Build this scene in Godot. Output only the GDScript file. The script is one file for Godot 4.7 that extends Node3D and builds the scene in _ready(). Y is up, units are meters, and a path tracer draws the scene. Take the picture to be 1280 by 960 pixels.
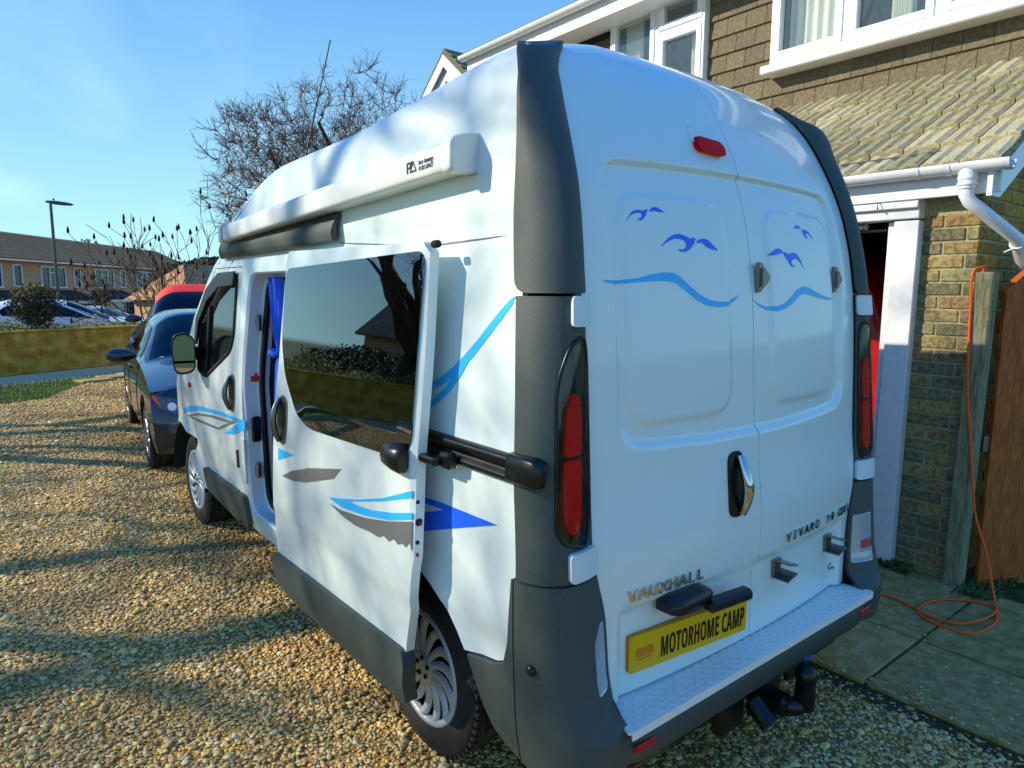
extends Node3D

var M := {}
var counts := {}
var rng := RandomNumberGenerator.new()

# ------------------------------------------------------------------ naming and committing
func numbered(parent: Node, called: String) -> String:
	var k := str(parent.get_instance_id()) + called
	var n: int = counts.get(k, 0)
	counts[k] = n + 1
	return called if n == 0 else "%s_%03d" % [called, n]

func tag(o: Node, label: String, category: String, group := "", kind := "") -> void:
	if label: o.set_meta("label", label)
	if category: o.set_meta("category", category)
	if group: o.set_meta("group", group)
	if kind: o.set_meta("kind", kind)

func thing(called: String, label: String, category: String, at := Vector3.ZERO, turn := 0.0, group := "") -> Node3D:
	var o := Node3D.new()
	o.name = numbered(self, called)
	add_child(o, true)
	o.position = at
	o.rotation.y = turn
	tag(o, label, category, group)
	return o

func put(called: String, mesh: Mesh, m: Material, parent: Node, xf := Transform3D.IDENTITY) -> MeshInstance3D:
	var o := MeshInstance3D.new()
	o.mesh = mesh
	if m: o.material_override = m
	o.name = numbered(parent, called)
	parent.add_child(o, true)
	o.transform = xf
	return o

func done(st: SurfaceTool) -> ArrayMesh:
	st.generate_normals()
	return st.commit()

# commit a SurfaceTool as one named part; "world" means the shape was laid out in world coordinates
func part(called: String, st: SurfaceTool, m: Material, parent: Node, world := true) -> MeshInstance3D:
	var o := put(called, done(st), m, parent)
	if world and parent != self and parent.get_parent() == self and not (parent is MeshInstance3D):
		o.transform = parent.transform.affine_inverse()
	return o

func struct(called: String, st: SurfaceTool, m: Material, label := "") -> MeshInstance3D:
	var o := part(called, st, m, self)
	o.set_meta("kind", "structure")
	if label: o.set_meta("label", label)
	return o

# a copy of a thing with its parts
func dup(src: Node3D, called: String, at: Vector3, turn: float, label: String) -> Node3D:
	var o: Node3D = src.duplicate()
	o.name = numbered(self, called)
	add_child(o, true)
	o.position = at
	o.rotation.y = turn
	o.set_meta("label", label)
	return o

# ------------------------------------------------------------------ shapes
func mb() -> SurfaceTool:
	var st := SurfaceTool.new()
	st.begin(Mesh.PRIMITIVE_TRIANGLES)
	st.set_smooth_group(0)
	return st

func flat(st: SurfaceTool) -> void: st.set_smooth_group(-1)
func smooth(st: SurfaceTool) -> void: st.set_smooth_group(0)

func tri(st: SurfaceTool, a: Vector3, b: Vector3, c: Vector3) -> void:
	st.add_vertex(a); st.add_vertex(b); st.add_vertex(c)

func quad(st: SurfaceTool, a: Vector3, b: Vector3, c: Vector3, d: Vector3) -> void:
	tri(st, a, b, c); tri(st, a, c, d)

# box with chamfered edges
func box(st: SurfaceTool, c: Vector3, s: Vector3, bev := 0.0, bs := Basis.IDENTITY) -> void:
	flat(st)
	var h := s * 0.5
	var e: float = min(bev, min(h.x, min(h.y, h.z)) * 0.9)
	var sg := [-1.0, 1.0]
	var P := func(sx, sy, sz, ax):
		var v := Vector3(sx * h.x, sy * h.y, sz * h.z)
		if ax != 0: v.x -= sx * e
		if ax != 1: v.y -= sy * e
		if ax != 2: v.z -= sz * e
		return c + bs * v
	for g in sg:
		_q(st, g, P.call(g, -1, -1, 0), P.call(g, 1, -1, 0), P.call(g, 1, 1, 0), P.call(g, -1, 1, 0))
		_q(st, g, P.call(-1, g, -1, 1), P.call(-1, g, 1, 1), P.call(1, g, 1, 1), P.call(1, g, -1, 1))
		_q(st, g, P.call(-1, -1, g, 2), P.call(1, -1, g, 2), P.call(1, 1, g, 2), P.call(-1, 1, g, 2))
	if e <= 0.0: return
	for a in sg:
		for b in sg:
			_q(st, a * b, P.call(a, b, -1, 0), P.call(a, b, -1, 1), P.call(a, b, 1, 1), P.call(a, b, 1, 0))
			_q(st, -a * b, P.call(a, -1, b, 0), P.call(a, -1, b, 2), P.call(a, 1, b, 2), P.call(a, 1, b, 0))
			_q(st, a * b, P.call(-1, a, b, 1), P.call(-1, a, b, 2), P.call(1, a, b, 2), P.call(1, a, b, 1))
			for d in sg:
				if a * b * d > 0: tri(st, P.call(a, b, d, 0), P.call(a, b, d, 2), P.call(a, b, d, 1))
				else: tri(st, P.call(a, b, d, 0), P.call(a, b, d, 1), P.call(a, b, d, 2))

func _q(st: SurfaceTool, g: float, a: Vector3, b: Vector3, c: Vector3, d: Vector3) -> void:
	if g > 0: quad(st, a, d, c, b)
	else: quad(st, a, b, c, d)

func boxm(s: Vector3, bev := 0.0) -> ArrayMesh:
	var st := mb()
	box(st, Vector3.ZERO, s, bev)
	return done(st)

# tube along points; radii per point
func tube(st: SurfaceTool, pts: Array, rad: Array, n := 8, caps := true) -> void:
	smooth(st)
	var rings := []
	var side := Vector3.ZERO
	for i in pts.size():
		var d: Vector3 = (pts[min(i + 1, pts.size() - 1)] - pts[max(i - 1, 0)]).normalized()
		if side == Vector3.ZERO:
			side = d.cross(Vector3.UP if abs(d.y) < 0.9 else Vector3.RIGHT).normalized()
		side = (side - d * side.dot(d)).normalized()
		var up := d.cross(side)
		var ring := PackedVector3Array()
		var r: float = rad[min(i, rad.size() - 1)]
		for k in n:
			var a := TAU * k / n
			ring.append(pts[i] + (side * cos(a) + up * sin(a)) * r)
		rings.append(ring)
	loft(st, rings, true)
	if caps:
		fan(st, rings[0], false)
		fan(st, rings[-1], true)

func loft(st: SurfaceTool, rings: Array, closed: bool) -> void:
	for i in rings.size() - 1:
		var a: PackedVector3Array = rings[i]
		var b: PackedVector3Array = rings[i + 1]
		var n := a.size()
		for k in (n if closed else n - 1):
			var j := (k + 1) % n
			quad(st, a[k], b[k], b[j], a[j])

func fan(st: SurfaceTool, ring: PackedVector3Array, flip: bool) -> void:
	flat(st)
	var c := Vector3.ZERO
	for p in ring: c += p
	c /= ring.size()
	for k in ring.size():
		var a := ring[k]
		var b := ring[(k + 1) % ring.size()]
		if flip: tri(st, c, b, a)
		else: tri(st, c, a, b)
	smooth(st)

# revolve (radius, height) pairs about the y axis of xf
func lathe(st: SurfaceTool, prof: Array, n: int, xf: Transform3D) -> void:
	smooth(st)
	var rings := []
	for p in prof:
		var ring := PackedVector3Array()
		for k in n:
			var a := TAU * k / n
			ring.append(xf * Vector3(cos(a) * p.x, p.y, sin(a) * p.x))
		rings.append(ring)
	loft(st, rings, true)

# prism of a polygon in the xy plane of xf, from z = 0 to depth
func prism(st: SurfaceTool, poly: PackedVector2Array, depth: float, xf: Transform3D) -> void:
	flat(st)
	var idx := Geometry2D.triangulate_polygon(poly)
	for i in range(0, idx.size(), 3):
		var a := poly[idx[i]]; var b := poly[idx[i + 1]]; var c := poly[idx[i + 2]]
		tri(st, xf * Vector3(a.x, a.y, depth), xf * Vector3(c.x, c.y, depth), xf * Vector3(b.x, b.y, depth))
		tri(st, xf * Vector3(a.x, a.y, 0), xf * Vector3(b.x, b.y, 0), xf * Vector3(c.x, c.y, 0))
	for i in poly.size():
		var a := poly[i]; var b := poly[(i + 1) % poly.size()]
		quad(st, xf * Vector3(a.x, a.y, 0), xf * Vector3(a.x, a.y, depth), xf * Vector3(b.x, b.y, depth), xf * Vector3(b.x, b.y, 0))

func V(f: Array) -> PackedVector2Array:
	var r := PackedVector2Array()
	for i in range(0, f.size(), 2): r.append(Vector2(f[i], f[i + 1]))
	return r

func round_poly(p: PackedVector2Array, r: float, n := 4) -> PackedVector2Array:
	var o := PackedVector2Array()
	for i in p.size():
		var a := p[(i + p.size() - 1) % p.size()]; var b := p[i]; var c := p[(i + 1) % p.size()]
		var q: float = min(r, min(a.distance_to(b), b.distance_to(c)) * 0.45)
		var s := b + (a - b).normalized() * q
		var e := b + (c - b).normalized() * q
		for k in n + 1:
			var t := float(k) / n
			o.append(s.lerp(b, t).lerp(b.lerp(e, t), t))
	return o

func rect(x0: float, y0: float, x1: float, y1: float, r := 0.0) -> PackedVector2Array:
	var p := PackedVector2Array([Vector2(x0, y0), Vector2(x1, y0), Vector2(x1, y1), Vector2(x0, y1)])
	return round_poly(p, r) if r > 0 else p

func arc_pts(cx: float, cy: float, r: float, a0: float, a1: float, n: int) -> Array:
	var o := []
	for i in n + 1:
		var a := deg_to_rad(lerpf(a0, a1, float(i) / n))
		o.append_array([cx + cos(a) * r, cy + sin(a) * r])
	return o

# lay a polygon of (a, b) coordinates on a surface f(a, b, off), cell by cell, with a rim of the given thickness
func panel(st: SurfaceTool, poly: PackedVector2Array, f: Callable, off: float, cell := 0.04, thick := 0.0, holes := []) -> void:
	smooth(st)
	if Geometry2D.is_polygon_clockwise(poly): poly.reverse()
	var lo := poly[0]; var hi := poly[0]
	for p in poly:
		lo = lo.min(p); hi = hi.max(p)
	var nx := int(ceil((hi.x - lo.x) / cell)); var ny := int(ceil((hi.y - lo.y) / cell))
	nx = max(nx, 1); ny = max(ny, 1)
	var cs := Vector2((hi.x - lo.x) / nx, (hi.y - lo.y) / ny)
	var touched := {}
	var loops := [poly]
	loops.append_array(holes)
	for lp in loops:
		for i in lp.size():
			var a: Vector2 = lp[i]; var b: Vector2 = lp[(i + 1) % lp.size()]
			var n := int(a.distance_to(b) / (min(cs.x, cs.y) * 0.2)) + 2
			for k in n + 1:
				var q := (a.lerp(b, float(k) / n) - lo) / cs
				for ex in [-0.02, 0.02]:
					for ey in [-0.02, 0.02]:
						touched[Vector2i(int(floor(q.x + ex)), int(floor(q.y + ey)))] = true
	var pts := {}
	var at := func(i, j):
		var k := Vector2i(i, j)
		if not pts.has(k): pts[k] = f.call(lo.x + i * cs.x, lo.y + j * cs.y, off)
		return pts[k]
	for i in nx:
		for j in ny:
			var x0 := lo.x + i * cs.x; var y0 := lo.y + j * cs.y
			if touched.has(Vector2i(i, j)):
				var c := PackedVector2Array([Vector2(x0, y0), Vector2(x0 + cs.x, y0), Vector2(x0 + cs.x, y0 + cs.y), Vector2(x0, y0 + cs.y)])
				var ps: Array = []
				ps.append_array(Geometry2D.intersect_polygons(c, poly))
				for h in holes:
					var nps: Array = []
					for q in ps: nps.append_array(Geometry2D.clip_polygons(q, h))
					ps = nps
				for q in ps:
					if q.size() < 3: continue
					var idx := Geometry2D.triangulate_polygon(q)
					for t in range(0, idx.size(), 3):
						var a: Vector2 = q[idx[t]]; var b: Vector2 = q[idx[t + 1]]; var d: Vector2 = q[idx[t + 2]]
						if (b - a).cross(d - a) < 0:
							var s := b; b = d; d = s
						tri(st, f.call(a.x, a.y, off), f.call(d.x, d.y, off), f.call(b.x, b.y, off))
			else:
				var m := Vector2(x0, y0) + cs * 0.5
				var inside := Geometry2D.is_point_in_polygon(m, poly)
				if inside:
					for h in holes:
						if Geometry2D.is_point_in_polygon(m, h): inside = false
				if inside: quad(st, at.call(i, j), at.call(i, j + 1), at.call(i + 1, j + 1), at.call(i + 1, j))
	if thick != 0.0:
		for lp in loops:
			flat(st)
			for i in lp.size():
				var a: Vector2 = lp[i]; var b: Vector2 = lp[(i + 1) % lp.size()]
				var n := int(a.distance_to(b) / (cell * 2.0)) + 1
				for k in n:
					var p := a.lerp(b, float(k) / n); var q := a.lerp(b, float(k + 1) / n)
					quad(st, f.call(p.x, p.y, off), f.call(p.x, p.y, off - thick), f.call(q.x, q.y, off - thick), f.call(q.x, q.y, off))
	smooth(st)

# smooth table lookup (Hermite through the points)
func lut(tab: Array, x: float) -> float:
	var n := tab.size() / 2
	if x <= tab[0]: return tab[1]
	if x >= tab[2 * n - 2]: return tab[2 * n - 1]
	var i := 0
	while x > tab[2 * i + 2]: i += 1
	var x0: float = tab[2 * i]; var y0: float = tab[2 * i + 1]
	var x1: float = tab[2 * i + 2]; var y1: float = tab[2 * i + 3]
	var s := (y1 - y0) / (x1 - x0)
	var m0 := s; var m1 := s
	if i > 0:
		var sp: float = (y0 - tab[2 * i - 1]) / (x0 - tab[2 * i - 2])
		m0 = 0.0 if sp * s <= 0 else 2.0 * sp * s / (sp + s)
	if i + 2 < n:
		var sn: float = (tab[2 * i + 5] - y1) / (tab[2 * i + 4] - x1)
		m1 = 0.0 if sn * s <= 0 else 2.0 * sn * s / (sn + s)
	var h := x1 - x0
	var t := (x - x0) / h
	var t2 := t * t; var t3 := t2 * t
	return (2 * t3 - 3 * t2 + 1) * y0 + (t3 - 2 * t2 + t) * h * m0 + (-2 * t3 + 3 * t2) * y1 + (t3 - t2) * h * m1

func sm(a: float, b: float, x: float) -> float: return smoothstep(a, b, x)

func lettering(text: String, size: float, depth: float, font := "Droid Sans", squeeze := 1.0) -> ArrayMesh:
	var tm := TextMesh.new()
	var f := SystemFont.new()
	f.font_names = PackedStringArray([font])
	f.font_weight = 700
	tm.font = f
	tm.text = text
	tm.font_size = 64
	tm.pixel_size = size / 64.0
	tm.depth = depth
	tm.curve_step = 1.0
	var st := SurfaceTool.new()
	st.append_from(tm, 0, Transform3D(Basis.from_scale(Vector3(squeeze, 1, 1)), Vector3.ZERO))
	return st.commit()

# ------------------------------------------------------------------ materials
func mat(called: String, c: Color, rough := 0.6, metal := 0.0) -> StandardMaterial3D:
	var m := StandardMaterial3D.new()
	m.albedo_color = c
	m.roughness = rough
	m.metallic = metal
	M[called] = m
	return m

func noise_tex(freq: float, c0: Color, c1: Color, c2: Color, seed_ := 1, size := 256, typ := FastNoiseLite.TYPE_SIMPLEX_SMOOTH, oct := 4) -> NoiseTexture2D:
	var n := FastNoiseLite.new()
	n.noise_type = typ
	n.frequency = freq
	n.seed = seed_
	n.fractal_octaves = oct
	var t := NoiseTexture2D.new()
	t.width = size; t.height = size
	t.seamless = true
	t.noise = n
	var g := Gradient.new()
	g.colors = PackedColorArray([c0, c1, c2])
	g.offsets = PackedFloat32Array([0.2, 0.5, 0.8])
	t.color_ramp = g
	return t

func noise_normal(freq: float, seed_: int, strength: float, size := 256) -> NoiseTexture2D:
	var n := FastNoiseLite.new()
	n.frequency = freq
	n.seed = seed_
	n.fractal_octaves = 5
	var t := NoiseTexture2D.new()
	t.width = size; t.height = size
	t.seamless = true
	t.noise = n
	t.as_normal_map = true
	t.bump_strength = strength
	return t

# a material whose colour varies over the surface in world space
func mottled(called: String, c0: Color, c1: Color, c2: Color, rough: float, freq: float, per_m: float, seed_ := 1, bump := 0.0, local := false) -> StandardMaterial3D:
	var m := mat(called, Color.WHITE, rough)
	m.albedo_texture = noise_tex(freq, c0, c1, c2, seed_)
	m.uv1_triplanar = true
	m.uv1_world_triplanar = not local
	m.uv1_scale = Vector3.ONE * per_m
	if bump > 0:
		m.normal_enabled = true
		m.normal_texture = noise_normal(freq * 2.5, seed_ + 7, bump)
	return m

func gray(v: float) -> Color: return Color(v, v, v)

func make_materials() -> void:
	var wp := mat("white_paint", Color(0.885, 0.94, 0.925), 0.34)
	wp.clearcoat_enabled = true; wp.clearcoat = 0.7; wp.clearcoat_roughness = 0.06
	mat("white_plastic", Color(0.85, 0.9, 0.9), 0.4)
	mat("awning_white", Color(0.86, 0.88, 0.87), 0.38)
	mat("jamb_white", Color(0.84, 0.86, 0.87), 0.45)
	mottled("black_plastic", Color(0.22, 0.265, 0.255), Color(0.245, 0.29, 0.28), Color(0.275, 0.315, 0.305), 0.58, 0.06, 9.0, 3, 0.1)
	mat("black_trim", Color(0.05, 0.053, 0.058), 0.32)
	mat("black_rubber", Color(0.055, 0.055, 0.058), 0.75)
	mat("black_gap", Color(0.02, 0.02, 0.022), 0.8)
	mottled("tyre", Color(0.075, 0.075, 0.077), Color(0.1, 0.1, 0.1), Color(0.15, 0.145, 0.135), 0.8, 0.03, 3.0, 5)
	mat("hubcap_silver", Color(0.74, 0.76, 0.77), 0.4, 0.25)
	mat("steel_dark", Color(0.1, 0.1, 0.1), 0.5, 0.6)
	var gl := mat("tinted_glass", Color(0.25, 0.31, 0.36), 0.015, 1.0)
	gl.metallic_specular = 1.0; gl.clearcoat_enabled = true; gl.clearcoat = 1.0; gl.clearcoat_roughness = 0.01
	var cab := mat("cab_glass", Color(0.06, 0.09, 0.1, 0.42), 0.01)
	cab.transparency = BaseMaterial3D.TRANSPARENCY_ALPHA; cab.metallic_specular = 0.7
	var house_gl := mat("window_glass", Color(0.6, 0.7, 0.75, 0.1), 0.01)
	house_gl.transparency = BaseMaterial3D.TRANSPARENCY_ALPHA; house_gl.metallic_specular = 1.0
	var car_gl := mat("car_glass", Color(0.015, 0.02, 0.025), 0.04)
	car_gl.metallic_specular = 0.4
	var smoke := mat("smoked_lens", Color(0.04, 0.05, 0.055, 0.16), 0.06)
	smoke.transparency = BaseMaterial3D.TRANSPARENCY_ALPHA
	var red := mat("red_lens", Color(0.90, 0.015, 0.05), 0.4)
	red.metallic_specular = 0.2
	mat("dark_red", Color(0.28, 0.04, 0.05), 0.4)
	mat("pale_red_lens", Color(0.75, 0.30, 0.32), 0.3)
	mat("red_reflector", Color(0.8, 0.04, 0.03), 0.2)
	var cl := mat("clear_lens", Color(0.72, 0.76, 0.78), 0.12, 0.35)
	cl.clearcoat_enabled = true
	mat("lamp_housing", Color(0.05, 0.055, 0.06), 0.35)
	mat("chrome", Color(0.78, 0.79, 0.8), 0.08, 1.0)
	mat("satin_metal", Color(0.5, 0.5, 0.49), 0.35, 0.85)
	mat("mirror", Color(0.8, 0.82, 0.84), 0.02, 1.0)
	mat("decal_light_blue", Color(0.17, 0.74, 1.0), 0.35)
	mat("decal_blue", Color(0.12, 0.42, 0.99), 0.35)
	mat("decal_gray", Color(0.46, 0.46, 0.45), 0.4)
	mat("decal_ink", Color(0.09, 0.13, 0.2), 0.5)
	mat("plate_yellow", Color(0.9, 0.72, 0.02), 0.3)
	mat("plate_orange", Color(0.86, 0.5, 0.05), 0.5)
	mat("plate_black", Color(0.015, 0.015, 0.015), 0.4)
	mat("sticker_red", Color(0.75, 0.06, 0.12), 0.5)
	mat("sticker_green", Color(0.1, 0.5, 0.4), 0.5)
	mat("sticker_blue", Color(0.08, 0.3, 0.75), 0.5)
	var tr := mat("tread_plate", Color(0.93, 0.93, 0.90), 0.5, 0.05)
	mat("curtain_blue", Color(0.13, 0.40, 0.95), 0.7)
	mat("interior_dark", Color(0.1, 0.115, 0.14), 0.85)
	mat("interior_gray", Color(0.3, 0.32, 0.35), 0.85)
	mat("seat_cloth", Color(0.12, 0.13, 0.15), 0.9)
	# other cars
	var navy := mat("navy_paint", Color(0.06, 0.115, 0.21), 0.3, 0.3)
	navy.clearcoat_enabled = true; navy.clearcoat = 1.0; navy.clearcoat_roughness = 0.03
	var rp := mat("red_paint", Color(0.90, 0.15, 0.04), 0.6)
	var ruby := mat("garage_red_paint", Color(0.78, 0.03, 0.09), 0.4)
	ruby.clearcoat_enabled = true; ruby.clearcoat_roughness = 0.05
	var wc := mat("car_white_paint", Color(0.93, 0.93, 0.92), 0.35)
	wc.clearcoat_enabled = true; wc.clearcoat_roughness = 0.03
	var sb := mat("car_silver_blue_paint", Color(0.5, 0.6, 0.7), 0.3, 0.3)
	sb.clearcoat_enabled = true; sb.clearcoat_roughness = 0.03
	mat("alloy", Color(0.6, 0.61, 0.62), 0.3, 0.8)
	mat("headlight_grey", Color(0.34, 0.36, 0.38), 0.1, 0.3)
	mat("headlight_lens", Color(0.86, 0.88, 0.9), 0.12)
	mat("amber_lens", Color(0.75, 0.3, 0.06), 0.2)
	# house
	for i in 6:
		var a: Array = [[0.66, 0.54, 0.34], [0.58, 0.49, 0.33], [0.72, 0.58, 0.34], [0.54, 0.47, 0.33], [0.68, 0.51, 0.31], [0.64, 0.57, 0.37]][i]
		var c := Color(a[0] * 0.86, a[1] * 0.93, a[2] * 0.98)
		mottled("brick_%d" % i, c.darkened(0.22), c, c.lightened(0.12), 0.92, 0.02, 5.0, 20 + i, 4.0)
		var yb := Color(a[0] * 1.08, a[1] * 1.0, a[2] * 0.55)
		mottled("mossy_brick_%d" % i, yb.darkened(0.25), yb, yb.lightened(0.1), 0.92, 0.02, 5.0, 30 + i, 4.0)
	mottled("mortar", Color(0.58, 0.55, 0.40), Color(0.66, 0.63, 0.47), Color(0.72, 0.69, 0.52), 0.95, 0.03, 6.0, 41, 3.0)
	for i in 5:
		var v: float = [0.0, 0.012, -0.018, 0.022, -0.008][i]
		var c := Color(0.43 + v, 0.385 + v, 0.30 + v * 0.8)
		mottled("hung_tile_%d" % i, c.darkened(0.12), c, c.lightened(0.08), 0.9, 0.025, 4.0, 50 + i, 2.0)
		var r := Color(0.63 + v * 3.2, 0.60 + v * 3.0, 0.455 + v * 3.0)
		mottled("roof_tile_%d" % i, r.darkened(0.22), r, r.lightened(0.12), 0.95, 0.03, 4.0, 60 + i, 1.5)
	for i in 5: M["roof_tile_%d" % i].uv1_scale = Vector3(1.3, 5.0, 9.0)
	mat("tile_gap", Color(0.1, 0.085, 0.07), 0.95)
	mat("upvc", Color(0.9, 0.91, 0.93), 0.28)
	mottled("painted_timber", Color(0.85, 0.865, 0.87), Color(0.875, 0.885, 0.89), Color(0.89, 0.9, 0.9), 0.5, 0.02, 3.0, 71)
	mat("net_curtain", Color(0.9, 0.91, 0.86), 0.9)
	mat("dark_room", Color(0.3, 0.29, 0.28), 0.95)
	mottled("gate_wood", Color(0.58, 0.27, 0.06), Color(0.68, 0.34, 0.08), Color(0.76, 0.42, 0.13), 0.7, 0.02, 3.0, 73, 2.0)
	M["gate_wood"].uv1_scale = Vector3(9, 0.9, 9)
	mottled("post_wood", Color(0.44, 0.43, 0.28), Color(0.52, 0.51, 0.38), Color(0.58, 0.56, 0.46), 0.9, 0.02, 3.0, 75, 3.0)
	M["post_wood"].uv1_scale = Vector3(10, 1.2, 10)
	mottled("paving", Color(0.60, 0.52, 0.29), Color(0.65, 0.57, 0.33), Color(0.70, 0.62, 0.40), 0.92, 0.012, 2.0, 77, 3.0)
	mottled("paving_worn", Color(0.54, 0.48, 0.27), Color(0.61, 0.54, 0.31), Color(0.68, 0.60, 0.38), 0.92, 0.02, 2.6, 177, 3.0)
	mottled("paving_mossy", Color(0.47, 0.47, 0.22), Color(0.60, 0.53, 0.29), Color(0.66, 0.59, 0.36), 0.92, 0.015, 2.2, 178, 3.0)
	mottled("soil", Color(0.22, 0.19, 0.10), Color(0.30, 0.26, 0.14), Color(0.38, 0.33, 0.19), 0.97, 0.03, 3.0, 78, 5.0)
	mat("cable_orange", Color(1.0, 0.36, 0.06), 0.5)
	# ground and plants
	var gm := mottled("gravel_bed", Color(0.25, 0.18, 0.09), Color(0.44, 0.335, 0.17), Color(0.6, 0.5, 0.33), 0.95, 0.09, 3.0, 80, 8.0)
	gm.albedo_texture = noise_tex(0.14, Color(0.50, 0.36, 0.14), Color(0.76, 0.59, 0.28), Color(0.88, 0.75, 0.46), 81, 512, FastNoiseLite.TYPE_CELLULAR, 2)
	var pm := mat("pebble", Color.WHITE, 0.75)
	pm.vertex_color_use_as_albedo = true
	mottled("path", Color(0.80, 0.69, 0.50), Color(0.87, 0.76, 0.57), Color(0.91, 0.82, 0.64), 0.95, 0.03, 1.0, 82, 2.0)
	mottled("asphalt", Color(0.22, 0.22, 0.22), Color(0.26, 0.26, 0.26), Color(0.3, 0.3, 0.295), 0.9, 0.05, 1.5, 83)
	mottled("grass_base", Color(0.12, 0.2, 0.03), Color(0.2, 0.3, 0.05), Color(0.3, 0.36, 0.09), 0.95, 0.03, 1.0, 84)
	var gb := mat("grass_blade", Color.WHITE, 0.7)
	gb.vertex_color_use_as_albedo = true; gb.backlight = Color(0.3, 0.35, 0.1)
	var lf := mat("leaf", Color.WHITE, 0.55)
	lf.vertex_color_use_as_albedo = true; lf.backlight = Color(0.25, 0.3, 0.08)
	mottled("bark", Color(0.2, 0.165, 0.125), Color(0.28, 0.235, 0.185), Color(0.36, 0.31, 0.25), 0.95, 0.03, 2.0, 86)
	mat("twig", Color(0.45, 0.35, 0.31), 0.9)
	mat("sumac_bark", Color(0.42, 0.36, 0.26), 0.9)
	mat("sumac_cone", Color(0.22, 0.06, 0.1), 0.9)
	mottled("low_wall", Color(0.62, 0.47, 0.13), Color(0.76, 0.60, 0.22), Color(0.84, 0.70, 0.34), 0.95, 0.012, 0.9, 88, 4.0)
	mottled("far_roof", Color(0.60, 0.43, 0.28), Color(0.70, 0.52, 0.35), Color(0.78, 0.61, 0.43), 0.95, 0.03, 0.5, 89)
	mottled("far_brick", Color(0.74, 0.55, 0.40), Color(0.80, 0.62, 0.48), Color(0.85, 0.69, 0.54), 0.95, 0.05, 0.6, 90)
	mottled("far_dark_tile", Color(0.1, 0.12, 0.135), Color(0.14, 0.16, 0.175), Color(0.18, 0.2, 0.21), 0.9, 0.04, 0.6, 91)
	mat("lamp_post", Color(0.30, 0.36, 0.33), 0.5, 0.3)

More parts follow.
